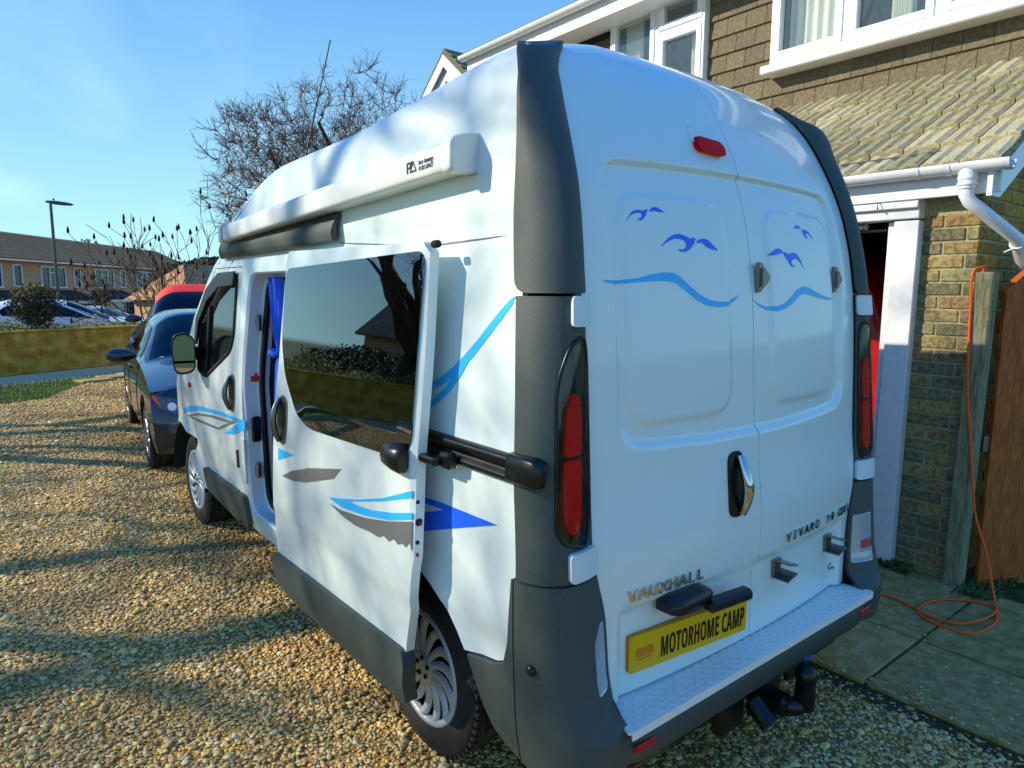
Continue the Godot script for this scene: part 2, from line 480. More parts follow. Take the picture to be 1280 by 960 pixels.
# outlines of the painted decoration, (z, y) on the flank and (x, y) on the back
var DECAL := {
	"bird1": [-0.574, 1.877, -0.563, 1.891, -0.548, 1.905, -0.528, 1.912, -0.506, 1.911, -0.495, 1.913, -0.489, 1.917, -0.483, 1.916, -0.487, 1.911, -0.492, 1.902, -0.503, 1.890, -0.516, 1.882, -0.528, 1.883, -0.528, 1.886, -0.518, 1.888, -0.512, 1.893, -0.510, 1.903, -0.526, 1.904, -0.544, 1.900, -0.559, 1.892],
	"bird1w": [-0.479, 1.911, -0.466, 1.921, -0.453, 1.926, -0.437, 1.923, -0.422, 1.916, -0.413, 1.913, -0.437, 1.911, -0.455, 1.914, -0.470, 1.911],
	"bird2": [-0.449, 1.809, -0.431, 1.824, -0.409, 1.838, -0.388, 1.847, -0.365, 1.851, -0.343, 1.847, -0.323, 1.841, -0.314, 1.838, -0.306, 1.842, -0.295, 1.842, -0.288, 1.837, -0.297, 1.831, -0.298, 1.825, -0.315, 1.811, -0.332, 1.801, -0.351, 1.796, -0.368, 1.798, -0.375, 1.804, -0.367, 1.805, -0.353, 1.803, -0.342, 1.810, -0.336, 1.820, -0.341, 1.830, -0.360, 1.835, -0.385, 1.835, -0.411, 1.828, -0.433, 1.817],
	"bird2w": [-0.287, 1.832, -0.272, 1.838, -0.249, 1.842, -0.228, 1.837, -0.209, 1.824, -0.186, 1.807, -0.218, 1.810, -0.244, 1.817, -0.263, 1.829, -0.282, 1.826],
	"bird3w": [0.099, 1.801, 0.130, 1.817, 0.155, 1.827, 0.178, 1.827, 0.199, 1.820, 0.204, 1.812, 0.180, 1.810, 0.156, 1.806, 0.133, 1.802],
	"bird3": [0.205, 1.814, 0.219, 1.818, 0.225, 1.811, 0.245, 1.814, 0.279, 1.818, 0.302, 1.812, 0.322, 1.794, 0.343, 1.764, 0.319, 1.784, 0.296, 1.795, 0.272, 1.795, 0.256, 1.789, 0.251, 1.778, 0.264, 1.772, 0.281, 1.772, 0.271, 1.767, 0.252, 1.767, 0.238, 1.778, 0.222, 1.793, 0.209, 1.803],
	"bird4w": [0.302, 1.907, 0.328, 1.919, 0.345, 1.918, 0.358, 1.910, 0.342, 1.907, 0.319, 1.907],
	"bird4": [0.364, 1.907, 0.375, 1.905, 0.395, 1.906, 0.416, 1.899, 0.434, 1.886, 0.445, 1.873, 0.425, 1.887, 0.407, 1.893, 0.391, 1.889, 0.392, 1.881, 0.409, 1.877, 0.393, 1.874, 0.377, 1.881, 0.368, 1.897],
	"waveL": [-0.696, 1.708, -0.626, 1.708, -0.557, 1.715, -0.502, 1.726, -0.446, 1.734, -0.408, 1.733, -0.379, 1.723, -0.341, 1.698, -0.291, 1.667, -0.249, 1.653, -0.205, 1.646, -0.147, 1.646, -0.110, 1.656, -0.075, 1.666, -0.104, 1.648, -0.154, 1.631, -0.207, 1.628, -0.262, 1.635, -0.314, 1.654, -0.363, 1.684, -0.396, 1.702, -0.429, 1.708, -0.477, 1.708, -0.558, 1.703, -0.635, 1.697, -0.676, 1.701],
	"waveR": [-0.007, 1.655, 0.031, 1.638, 0.079, 1.627, 0.145, 1.629, 0.193, 1.639, 0.235, 1.659, 0.279, 1.685, 0.323, 1.697, 0.367, 1.694, 0.439, 1.675, 0.517, 1.658, 0.602, 1.650, 0.536, 1.647, 0.456, 1.654, 0.382, 1.666, 0.329, 1.671, 0.293, 1.663, 0.249, 1.639, 0.198, 1.620, 0.136, 1.610, 0.078, 1.616, 0.037, 1.629],
	"tailUp": [-0.281, 1.662, -0.297, 1.658, -0.342, 1.624, -0.391, 1.581, -0.442, 1.534, -0.504, 1.483, -0.562, 1.443, -0.632, 1.403, -0.719, 1.367, -0.717, 1.351, -0.610, 1.382, -0.532, 1.427, -0.488, 1.460, -0.460, 1.480, -0.401, 1.535, -0.338, 1.594, -0.291, 1.640],
	"tailLow": [-0.479, 1.466, -0.497, 1.467, -0.533, 1.436, -0.591, 1.380, -0.654, 1.334, -0.732, 1.299, -0.730, 1.283, -0.633, 1.320, -0.562, 1.371, -0.513, 1.422],
	"tailTop": [-0.685, 1.727, -0.713, 1.698, -0.736, 1.644, -0.734, 1.628, -0.708, 1.660],
	"dagger": [-0.720, 1.004, -0.578, 1.014, -0.292, 1.021, -0.431, 0.976, -0.720, 0.880, -0.720, 0.944, -0.570, 0.993, -0.657, 0.988, -0.720, 0.985],
	"dGray": [-1.716, 0.869, -1.588, 0.919, -1.406, 0.969, -1.101, 1.029, -1.167, 0.978, -1.444, 0.900, -1.591, 0.875],
	"dBlue": [-1.748, 0.987, -1.565, 0.990, -1.752, 0.932],
	"dUp": [-1.218, 0.894, -0.986, 0.943, -0.787, 0.997, -0.596, 1.067, -0.596, 1.044, -0.787, 0.986, -1.019, 0.928],
	"dLow": [-1.218, 0.894, -1.019, 0.928, -1.008, 0.923, -0.859, 0.937, -0.719, 0.965, -0.596, 0.997, -0.596, 0.976, -0.742, 0.934, -0.909, 0.904, -1.098, 0.885],
	"dShade": [-1.210, 0.872, -1.098, 0.873, -0.910, 0.896, -0.742, 0.930, -0.597, 0.969, -0.597, 0.873, -0.609, 0.898, -0.630, 0.876, -0.655, 0.881, -0.681, 0.869, -0.709, 0.880, -0.743, 0.861, -0.777, 0.871, -0.812, 0.855, -0.873, 0.855, -0.989, 0.846, -1.099, 0.853],
	"fBlue": [-3.879, 0.858, -3.696, 0.899, -3.458, 0.929, -3.137, 0.955, -2.851, 0.968, -2.629, 0.971, -2.524, 0.980, -2.529, 0.928, -2.754, 0.862, -2.911, 0.845, -2.639, 0.949, -2.946, 0.940, -3.243, 0.921, -3.520, 0.893, -3.766, 0.846, -3.885, 0.821],
	"fGray": [-3.783, 0.823, -3.493, 0.879, -3.142, 0.917, -2.689, 0.944, -3.028, 0.846, -3.077, 0.847, -2.835, 0.919, -3.195, 0.896, -3.478, 0.868, -3.695, 0.831, -3.415, 0.844, -3.061, 0.857, -3.043, 0.844, -3.474, 0.823],
}

# ------------------------------------------------------------------ the camper van (x across, z towards the rear, rear bumper at z = 0)
var WT := [0.2, 0.88, 0.35, 0.92, 0.5, 0.94, 0.8, 0.95, 1.1, 0.945, 1.4, 0.92, 1.7, 0.89, 1.95, 0.865, 2.15, 0.852, 2.30, 0.83, 2.34, 0.815, 2.36, 0.80]
var GT := [0.3, 0.04, 0.45, 0.043, 0.8, 0.052, 1.2, 0.072, 1.6, 0.098, 1.77, 0.119, 1.95, 0.158, 2.08, 0.205, 2.2, 0.262, 2.3, 0.318, 2.4, 0.395, 2.48, 0.50, 2.53, 0.64]
var HT := [-3.25, 1.97, -3.1, 2.10, -3.0, 2.19, -2.7, 2.315, -2.36, 2.45, -2.2, 2.466, -1.5, 2.48, -1.0, 2.51, -0.5, 2.55]
var ZL := [0.3, -0.193, 0.9, -0.193, 1.17, -0.212, 1.66, -0.267, 1.93, -0.303, 2.1, -0.308, 2.2, -0.320, 2.28, -0.335, 2.32, -0.352, 2.36, -0.377, 2.38, -0.43, 2.42, -0.548, 2.46, -0.67]
var XD := [0.4, 0.71, 0.75, 0.73, 0.95, 0.768, 1.66, 0.775, 2.03, 0.75, 2.3, 0.70, 2.42, 0.60, 2.46, 0.54]
var ZF := [0.2, -4.62, 0.3, -4.70, 0.5, -4.78, 0.8, -4.75, 1.0, -4.58, 1.15, -4.18, 1.5, -3.66, 1.9, -3.06, 2.0, -2.95]

func rr(x: float, y: float, x0: float, y0: float, x1: float, y1: float, r: float) -> float:
	var qx: float = abs(x - (x0 + x1) * 0.5) - (x1 - x0) * 0.5 + r
	var qy: float = abs(y - (y0 + y1) * 0.5) - (y1 - y0) * 0.5 + r
	return Vector2(max(qx, 0.0), max(qy, 0.0)).length() + min(max(qx, qy), 0.0) - r

func van_w(z: float, y: float) -> float:
	var w := 0.0
	# the shoulder of the flank follows the roof line
	var q: float = y + (2.36 - van_ytop(z)) * sm(1.93, 2.16, y) * sm(-2.9, -2.35, z)
	if q <= 2.36: w = lut(WT, q)
	else: w = 0.8 * sqrt(max(2.55 - q, 0.0005) / 0.19)
	var t: float = max(0.0, -3.75 - z)
	return w - 0.19 * t * t

func van_left(z: float, y: float, off: float) -> Vector3:
	return Vector3(-(van_w(z, y) + off), y, z)

# the flank with its pressings: gutter step, roof joint, blanked window, swage
func van_flank(z: float, y: float, off: float) -> Vector3:
	var o := off
	o -= 0.007 * sm(1.826, 1.832, y) * (1.0 - sm(1.872, 1.91, y))
	o -= 0.005 * sm(0.0, 0.02, -rr(z, y, -1.4, 1.25, -0.64, 1.735, 0.16))
	o -= 0.006 * (1.0 - sm(0.675, 0.70, y)) 
	var a := Vector2(z + 0.834, y - 0.32).length()
	o += 0.012 * (1.0 - sm(0.455, 0.53, a))
	var b := Vector2(z + 3.96, y - 0.33).length()
	o += 0.014 * (1.0 - sm(0.42, 0.50, b))
	return van_left(z, y, o)

func van_right(nz: float, y: float, off: float) -> Vector3:
	var p := van_left(-nz, y, off)
	return Vector3(-p.x, p.y, p.z)

func van_rear_z(x: float, y: float) -> float: return -lut(GT, y) - 0.08 * x * x

func van_back(x: float, y: float, off: float) -> Vector3:
	var z := van_rear_z(x, y) + off
	var top := 2.068 - 0.03 * x * x
	z -= 0.019 * sm(0.0, 0.019, -rr(x, y, -0.655, 1.205 + 0.06 * x * x, 0.655, top, 0.09))
	var d: float = min(rr(x, y, -0.60, 1.285, -0.13, 1.965, 0.09), rr(x, y, 0.10, 1.285, 0.59, 1.965, 0.09))
	z += 0.010 * sm(-0.002, 0.012, -d)
	z -= 0.024 * sm(0.0, 0.04, 0.768 - y) * sm(0.0, 0.03, 0.665 - abs(x))
	z += 0.012 * sm(0.70, 0.9, y) * (1.0 - sm(0.9, 1.15, y))
	return Vector3(x, y, z)

func roof_u(u: float, z: float) -> float:
	var h := lut(HT, z)
	return max(h - 0.19 * u * u, min(1.95, h))

func roof_y(x: float, z: float) -> float: return roof_u(min(abs(x) / 0.8, 1.0), z)

func van_ytop(z: float) -> float: return roof_u(1.0, z)

# the black corner trim, wrapped from flank to back; t runs round the corner
func corner(t: float, y: float, off: float, s: float) -> Vector3:
	var w := van_w(-0.4, y - 0.005)
	var zl := lut(ZL, y)
	var zc := -lut(GT, y) - 0.02 + lut([0.3, 0.06, 0.46, 0.075, 0.62, 0.03, 0.9, 0.0], y)
	zc = max(zc, zl + 0.018)
	var xd := lut(XD, y)
	var p0 := Vector2(w + 0.003, zl); var k1 := Vector2(w + 0.0, zc - 0.01)
	var k2 := Vector2(w - 0.075, zc + 0.022)
	var p3 := Vector2(xd, van_rear_z(xd, y) + 0.004 + lut([0.3, 0.06, 0.46, 0.075, 0.5, 0.02, 0.6, 0.0], y))
	var q := t / 0.3
	var p := p0.bezier_interpolate(k1, k2, p3, q)
	var e := p0.bezier_interpolate(k1, k2, p3, q + 0.01) - p0.bezier_interpolate(k1, k2, p3, q - 0.01)
	var n := Vector2(e.y, -e.x).normalized()
	p += n * off
	return Vector3(p.x * s, y, p.y)

func cornerL(t: float, y: float, off: float) -> Vector3: return corner(t, y, off, -1.0)
func cornerR(t: float, y: float, off: float) -> Vector3: return corner(-t, y, off, 1.0)

func van_nose(u: float, y: float, off: float) -> Vector3:
	var zf := lut(ZF, y)
	var zs := zf + 0.30
	var w := van_w(zs, y) + 0.002
	var z: float = zf + 0.30 * pow(abs(u), 2.6)
	return Vector3(u * (w + off * abs(u)), y, z - off)

# a wheel: tyre, hubcap with its spokes; centre at c, outer face towards sx
func wheel(parent: Node, c: Vector3, sx: float, R: float, w: float, rim: float, spokes: int, blade: float, m_rim: Material, twist := 0.0) -> void:
	var root := Node3D.new()
	root.name = numbered(parent, "wheel")
	parent.add_child(root, true)
	root.position = c
	var ax := Transform3D(Basis(Vector3(0, 0, -1), Vector3(sx, 0, 0), Vector3(0, -sx, 0)), Vector3.ZERO)
	var st := mb()
	var prof := []
	for p in [[rim, 0.44], [rim + 0.012, 0.49], [lerpf(rim, R, 0.5), 0.51], [R - 0.03, 0.485], [R - 0.012, 0.45], [R - 0.002, 0.36], [R, 0.3], [R - 0.006, 0.285], [R - 0.006, 0.27], [R, 0.255], [R, 0.09], [R - 0.006, 0.08], [R - 0.006, 0.06], [R, 0.05], [R, -0.3], [R - 0.03, -0.48], [rim, -0.48]]:
		prof.append(Vector2(p[0], (p[1] - 0.5) * w))
	lathe(st, prof, 48, ax)
	flat(st)
	for k in 60:
		var a := TAU * k / 60.0
		for yy in [0.40, 0.33]:
			box(st, ax * Vector3(cos(a) * (R - 0.004), (yy - 0.5) * w, sin(a) * (R - 0.004)), Vector3(0.018, 0.012, 0.015), 0.0, ax.basis * Basis(Vector3.UP, -a))
	part("tyre", st, M.tyre, root, false)
	st = mb()
	lathe(st, [Vector2(0.0, -0.10 * w - 0.02), Vector2(rim, -0.10 * w - 0.02)], 32, ax)
	lathe(st, [Vector2(rim, -0.45 * w), Vector2(rim, -0.1 * w)], 32, ax)
	part("brake_well", st, M.steel_dark, root, false)
	st = mb()
	lathe(st, [Vector2(rim + 0.004, -0.045 * w), Vector2(rim + 0.002, -0.015 * w), Vector2(rim - 0.012, -0.005 * w), Vector2(rim - 0.02, -0.03 * w), Vector2(rim - 0.022, -0.12 * w)], 48, ax)
	var hub := rim * 0.27
	lathe(st, [Vector2(hub, -0.12 * w), Vector2(hub, -0.03 * w), Vector2(hub - 0.006, -0.015 * w), Vector2(hub * 0.6, -0.008 * w), Vector2(0.0, -0.006 * w)], 24, ax)
	for k in spokes:
		var a := TAU * k / spokes
		var rings := []
		for i in 7:
			var t := i / 6.0
			var r := lerpf(hub * 0.9, rim - 0.012, t)
			var half := blade * lerpf(0.55, 1.0, t)
			var aa := a + twist * t * t
			var d := Vector3(cos(aa), 0, sin(aa)); var tn := Vector3(-sin(aa), 0, cos(aa))
			var hgt := lerpf(-0.03, -0.015, t) * w - 0.03 * w * sin(t * PI)
			var ring := PackedVector3Array()
			for q in [[-1.0, -0.055], [-0.8, 0.0], [0.8, 0.0], [1.0, -0.055]]:
				ring.append(ax * (d * r + tn * half * q[0] + Vector3(0, hgt + q[1] * w * 0.9, 0)))
			rings.append(ring)
		loft(st, rings, false)
	part("hubcap", st, m_rim, root, false)
	st = mb()
	for k in 5:
		var a := TAU * k / 5.0 + 0.3
		lathe(st, [Vector2(0.009, -0.012 * w), Vector2(0.009, 0.004), Vector2(0.0, 0.006)], 6, ax * Transform3D(Basis.IDENTITY, Vector3(cos(a) * hub * 0.62, 0, sin(a) * hub * 0.62)))
	part("wheel_bolts", st, M.steel_dark, root, false)

func sticker(called: String, key: String, f: Callable, off: float, m: Material, parent: Node) -> void:
	var st := mb()
	panel(st, V(DECAL[key]), f, off, 0.012 if f == van_back else 0.03, 0.0012)
	part(called, st, m, parent, not (parent is MeshInstance3D))

func handle_set(parent: Node, f: Callable, off: float, z: float, y: float) -> void:
	var st := mb()
	panel(st, round_poly(V([z - 0.062, y - 0.09, z + 0.02, y - 0.115, z + 0.055, y - 0.02, z + 0.055, y + 0.09, z - 0.01, y + 0.115, z - 0.062, y + 0.06]), 0.05), f, off + 0.004, 0.02, 0.01)
	var base := part("handle", st, M.satin_metal, parent, not (parent is MeshInstance3D))
	st = mb()
	panel(st, round_poly(V([z - 0.045, y - 0.035, z + 0.035, y - 0.035, z + 0.035, y + 0.085, z - 0.04, y + 0.085]), 0.035), f, off + 0.006, 0.02, 0.002)
	part("handle_recess", st, M.black_trim, parent, not (parent is MeshInstance3D))
	st = mb()
	var pts := []; var rad := []
	for i in 9:
		var t := i / 8.0
		pts.append(f.call(z - 0.028 + 0.02 * sin(t * PI) * 0.4, y - 0.095 + 0.19 * t, off + 0.008 + 0.028 * sin(t * PI)))
		rad.append(0.009 + 0.006 * sin(t * PI))
	tube(st, pts, rad, 8)
	part("handle_bar", st, M.satin_metal, parent, not (parent is MeshInstance3D))

func build_van() -> void:
	var van := thing("camper_van", "white high-roof camper van with blue wave and seagull decals and its side door slid open", "camper van")
	var st: SurfaceTool
	# ---- flank
	var side := []
	for y in [0.895, 1.17, 1.45, 1.66, 1.93, 2.1, 2.2, 2.28]: side.append_array([lut(ZL, y) + 0.015, y])
	side.append_array([-0.35, van_ytop(-0.36) - 0.004])
	for z in [-0.40, -0.5, -0.7, -1.0, -1.5, -2.0, -2.2, -2.35, -2.45, -2.6, -2.8, -2.92]: side.append_array([z, van_ytop(z)])
	side.append_array([-2.96, 1.95, -3.03, 1.90, -3.17, 1.80, -2.665, 1.80, -2.655, 1.5, -2.66, 1.34, -2.628, 1.0, -2.66, 0.62, -2.66, 0.36, -1.3, 0.36])
	side.append_array(arc_pts(-0.834, 0.32, 0.455, 175, 34, 18))
	side.append_array([-0.302, 0.605, -0.241, 0.633, -0.222, 0.70, -0.205, 0.80])
	var aper := round_poly(V([-2.53, 0.47, -1.5, 0.47, -1.5, 1.765, -2.545, 1.765, -2.585, 1.25]), 0.1, 5)
	var aper_in := PackedVector2Array()
	for p in aper: aper_in.append(Vector2(lerpf(p.x, -2.02, 0.10), lerpf(p.y, 1.12, 0.055)))
	st = mb()
	panel(st, V(side), van_flank, 0.0, 0.025, 0.02, [aper])
	part("body_side", st, M.white_paint, van)
	st = mb()
	flat(st)
	for i in aper.size():
		var j := (i + 1) % aper.size()
		var mid := func(k, t): return Vector2(lerpf(aper[k].x, aper_in[k].x, t), lerpf(aper[k].y, aper_in[k].y, t))
		for q in [[0.0, 0.0, 0.25, -0.012], [0.25, -0.012, 0.32, -0.075], [0.32, -0.075, 1.0, -0.085], [1.0, -0.085, 1.0, -0.13]]:
			var a: Vector2 = mid.call(i, q[0]); var b: Vector2 = mid.call(i, q[2])
			var c: Vector2 = mid.call(j, q[2]); var d: Vector2 = mid.call(j, q[0])
			quad(st, van_left(a.x, a.y, q[1]), van_left(b.x, b.y, q[3]), van_left(c.x, c.y, q[3]), van_left(d.x, d.y, q[1]))
	part("door_jamb", st, M.jamb_white, van)
	st = mb()
	var loop := []
	for i in aper_in.size() + 1:
		var p := aper_in[i % aper_in.size()]
		loop.append(van_left(p.x, p.y, -0.09))
	tube(st, loop, [0.016], 6, false)
	part("door_seal", st, M.black_rubber, van)
	st = mb()
	for q in [[1.50, 0.05], [0.70, 0.045]]:
		box(st, van_left(-2.512, q[0], -0.055), Vector3(0.02, 0.085, 0.03), 0.004)
		box(st, van_left(-2.505, q[0], -0.045), Vector3(0.012, 0.05, 0.05), 0.004)
	part("door_striker", st, M.satin_metal, van)
	st = mb()
	box(st, van_left(-2.50, 0.93, -0.05), Vector3(0.05, 0.14, 0.02), 0.01)
	part("door_contact", st, M.black_trim, van)
	st = mb()
	box(st, van_left(-2.49, 1.205, -0.045), Vector3(0.05, 0.032, 0.004), 0.0, Basis(Vector3.UP, -0.3))
	box(st, van_left(-2.49, 1.226, -0.045), Vector3(0.016, 0.018, 0.004), 0.0, Basis(Vector3.UP, -0.3))
	part("red_sticker", st, M.sticker_red, van)
	st = mb()
	box(st, Vector3(-0.835, 0.435, -2.02), Vector3(0.17, 0.03, 1.0), 0.008)
	part("entrance_step", st, M.jamb_white, van)
	# the joint between the steel body and the high roof
	st = mb()
	panel(st, V([-1.45, 1.862, -0.75, 1.8165, -0.29, 1.8315, -0.29, 1.8365, -0.75, 1.8215, -1.45, 1.867]), van_flank, 0.0012, 0.02, 0.0008)
	part("roof_joint", st, M.decal_gray, van)
	# decals on the flank
	sticker("blue_decal", "tailUp", van_flank, 0.0015, M.decal_light_blue, van)
	sticker("blue_decal", "tailLow", van_flank, 0.0021, M.decal_light_blue, van)
	sticker("blue_decal", "tailTop", van_flank, 0.0015, M.decal_light_blue, van)
	sticker("blue_decal", "dagger", van_flank, 0.0015, M.decal_blue, van)
	# ---- right flank, mostly unseen from behind
	var rs := []
	for y in [2.1, 1.93, 1.66, 1.45, 1.17, 0.895]: rs.append_array([-(lut(ZL, y) + 0.015), y])
	rs.append_array([0.205, 0.40])
	var rp := V(rs)
	var lo := []
	lo.append_array(arc_pts(0.834, 0.32, 0.44, 0, 180, 12))
	lo.append_array([3.5, 0.38])
	lo.append_array(arc_pts(3.96, 0.33, 0.42, 175, 10, 12).slice(0, 0))
	lo.append_array(arc_pts(3.96, 0.33, 0.42, 180, 20, 12))
	for y in [0.5, 0.8, 1.0, 1.15, 1.5, 1.9]: lo.append_array([-(lut(ZF, y) + 0.30), y])
	for z in [-2.92, -2.8, -2.6, -2.45, -2.35, -2.2, -2.0, -1.5, -1.0, -0.7, -0.5, -0.36]: lo.append_array([-z, van_ytop(z)])
	rp.append_array(V(lo))
	st = mb()
	panel(st, rp, van_right, 0.0, 0.08, 0.0)
	part("body_side", st, M.white_paint, van)
	st = mb()
	panel(st, round_poly(V([0.6, 1.2, 2.4, 1.2, 2.4, 1.75, 0.6, 1.75]), 0.1), van_right, 0.004, 0.1, 0.003)
	part("side_window", st, M.tinted_glass, van)
	st = mb()
	panel(st, round_poly(V([2.7, 1.16, 3.5, 1.14, 3.5, 1.3, 3.12, 1.72, 2.7, 1.74]), 0.06), van_right, 0.004, 0.1, 0.003)
	part("side_window", st, M.tinted_glass, van)
	# ---- roof
	st = mb()
	var rings := []
	var N := 28
	for k in N + 1:
		var u := lerpf(-1.0, 1.0, float(k) / N)
		u = signf(u) * pow(abs(u), 0.8)
		var x := u * 0.80
		var yt := roof_y(x, -0.5) - 0.065
		var zr := van_rear_z(x, yt)
		var ring := PackedVector3Array()
		var z0 := zr - 0.15
		var p0 := Vector2(zr, yt); var p2 := Vector2(z0, roof_y(x, z0))
		var p1 := Vector2(van_rear_z(x, yt + 0.04), yt + 0.052)
		for i in 7:
			var t := i / 6.0
			var p := p0.lerp(p1, t).lerp(p1.lerp(p2, t), t)
			ring.append(Vector3(x, p.y, p.x))
		for i in range(1, 41):
			var z := lerpf(z0, -3.06, i / 40.0)
			ring.append(Vector3(u * (van_w(z, van_ytop(z)) + 0.002), roof_u(u, z), z))
		rings.append(ring)
	# the roof skin turns down over the shoulder
	for e in [0, N + 1]:
		var lip := PackedVector3Array()
		for p in rings[e]: lip.append(Vector3(p.x * 1.004, p.y - 0.02, p.z))
		if e == 0: rings.insert(0, lip)
		else: rings.append(lip)
	loft(st, rings, false)
	part("high_roof", st, M.white_paint, van)
	st = mb()
	# dark fairing along the roof gutter above the cab
	var fair := [V([-3.02, 1.85, -1.44, 1.873, -1.437, 1.985, -2.7, 1.958, -2.96, 1.935])]
	panel(st, fair[0], func(z, y, o): return van_left(z, y, o + 0.03 * sin(PI * clampf((y - 1.84) / 0.14, 0, 1))), 0.012, 0.03, 0.02)
	part("gutter_fairing", st, M.black_plastic, van)
	# ---- nose, bonnet and windscreen
	st = mb()
	panel(st, rect(-1.0, 0.30, 1.0, 1.98), van_nose, 0.0, 0.09)
	part("nose", st, M.white_paint, van)
	st = mb()
	panel(st, round_poly(V([-0.93, 1.19, 0.93, 1.19, 0.9, 1.86, -0.9, 1.86]), 0.06), van_nose, 0.006, 0.1, 0.004)
	part("windscreen", st, M.tinted_glass, van)
	st = mb()
	panel(st, rect(-1.0, 0.28, 1.0, 0.6), van_nose, 0.02, 0.1, 0.02)
	part("front_bumper", st, M.black_plastic, van)
	for s in [-1.0, 1.0]:
		st = mb()
		panel(st, round_poly(V([s * 0.55, 0.72, s * 0.95, 0.76, s * 0.98, 0.98, s * 0.62, 0.9]), 0.05), van_nose, 0.012, 0.06, 0.01)
		part("headlight", st, M.clear_lens, van)
	# ---- front wing and front door
	st = mb()
	var wing := [-3.56, 0.70, -3.60, 0.98, -3.52, 1.12]
	for y in [1.17, 1.05, 1.0, 0.9, 0.8, 0.6]: wing.append_array([lut(ZF, y) + 0.30, y])
	wing.append_array([-4.37, 0.42])
	wing.append_array(arc_pts(-3.96, 0.33, 0.42, 165, 65, 14))
	panel(st, V(wing), van_flank, 0.0, 0.03, 0.015)
	part("front_wing", st, M.white_paint, van)
	st = mb()
	panel(st, V([-3.17, 1.80, -3.03, 1.90, -3.08, 1.90, -3.30, 1.75, -3.60, 1.50, -3.85, 1.18, -3.52, 1.12, -3.50, 1.45, -3.36, 1.62]), van_flank, 0.001, 0.04, 0.015)
	part("windscreen_pillar", st, M.white_paint, van)
	var fd := []
	fd.append_array([-2.67, 1.795, -3.16, 1.795, -3.35, 1.615, -3.495, 1.44, -3.515, 1.11, -3.594, 0.98, -3.553, 0.70])
	fd.append_array(arc_pts(-3.96, 0.33, 0.422, 38, 6, 5))
	fd.append_array([-3.53, 0.37, -2.668, 0.37, -2.666, 0.62, -2.634, 1.0, -2.666, 1.34, -2.661, 1.5])
	var fw := round_poly(V([-3.45, 1.17, -3.27, 1.14, -2.80, 1.33, -2.745, 1.42, -2.735, 1.755, -3.02, 1.745, -3.26, 1.655, -3.43, 1.49]), 0.05)
	st = mb()
	panel(st, V(fd), van_flank, 0.0, 0.025, 0.02, [fw])
	var door := part("front_door", st, M.white_paint, van)
	st = mb()
	panel(st, fw, van_left, -0.012, 0.08)
	part("window", st, M.cab_glass, door, false)
	st = mb()
	var fl := []
	for i in fw.size() + 1:
		var p := fw[i % fw.size()]
		fl.append(van_left(p.x, p.y, -0.002))
	tube(st, fl, [0.014], 6, false)
	tube(st, [van_left(-3.28, 1.15, -0.005), van_left(-3.26, 1.65, -0.005)], [0.012], 6)
	part("window_seal", st, M.black_rubber, door, false)
	st = mb()
	panel(st, V([-2.745, 1.70, -2.735, 1.775, -3.04, 1.77, -3.28, 1.675, -3.47, 1.49, -3.48, 1.33, -3.44, 1.33, -3.41, 1.47, -3.24, 1.61, -3.02, 1.69]), van_left, 0.026, 0.03, 0.012)
	part("wind_deflector", st, M.black_trim, door, false)
	sticker("blue_decal", "fBlue", van_flank, 0.0015, M.decal_light_blue, door)
	sticker("gray_decal", "fGray", van_flank, 0.0015, M.decal_gray, door)
	handle_set(door, van_left, 0.0, -2.745, 1.10)
	st = mb()
	panel(st, round_poly(V([-3.40, 0.545, -2.70, 0.545, -2.70, 0.37, -2.80, 0.355, -3.36, 0.40]), 0.03), van_left, 0.022, 0.04, 0.03)
	part("sill_cladding", st, M.black_plastic, door, false)
	st = mb()
	panel(st, round_poly(V([-2.695, 0.545, -2.575, 0.545, -2.555, 0.40, -2.60, 0.35, -2.695, 0.355]), 0.03), van_left, 0.022, 0.03, 0.03)
	part("sill_cladding", st, M.black_plastic, van)
	st = mb()
	panel(st, rect(-2.64, 0.62, -2.545, 0.87, 0.02), van_left, 0.006, 0.03, 0.008)
	part("fuel_flap", st, M.white_paint, van)
	st = mb()
	panel(st, rect(-2.69, 0.69, -2.655, 0.79, 0.012), van_left, 0.008, 0.03, 0.008)
	part("side_marker", st, M.dark_red, van)
	st = mb()
	panel(st, rect(-3.69, 1.03, -3.64, 1.06, 0.01), van_left, 0.008, 0.03, 0.008)
	part("indicator_repeater", st, M.red_lens, van)
	# door mirror
	st = mb()
	var mc := Vector3(-1.05, 1.285, -3.33)
	var mbs := Basis(Vector3.UP, -0.18)
	var mr := []
	var outline := round_poly(V([-0.056, -0.135, 0.062, -0.12, 0.066, 0.09, 0.02, 0.128, -0.05, 0.118, -0.07, 0.05]), 0.07, 5)
	for q in [[0.0, 0.90], [0.012, 1.0], [-0.05, 1.0], [-0.12, 0.82], [-0.16, 0.5], [-0.17, 0.1]]:
		var ring := PackedVector3Array()
		for p in outline: ring.append(mc + mbs * Vector3(p.x * q[1], p.y * q[1], q[0]))
		mr.append(ring)
	loft(st, mr, true)
	tube(st, [Vector3(-1.02, 1.29, -3.40), Vector3(-0.96, 1.28, -3.45), Vector3(-0.91, 1.26, -3.47)], [0.035, 0.04, 0.05], 8)
	var mir := part("door_mirror", st, M.black_trim, van)
	st = mb()
	var up := PackedVector2Array()
	for p in outline: up.append(p * 0.9)
	var cut := Geometry2D.intersect_polygons(up, V([-1, -0.045, 1, -0.045, 1, 1, -1, 1]))[0]
	var low := Geometry2D.intersect_polygons(up, V([-1, -1, 1, -1, 1, -0.06, -1, -0.06]))[0]
	prism(st, cut, 0.006, Transform3D(mbs, mc))
	prism(st, low, 0.006, Transform3D(mbs, mc))
	part("mirror_glass", st, M.mirror, mir, false)
	# ---- sliding door, run back along its rail
	var so := 0.10
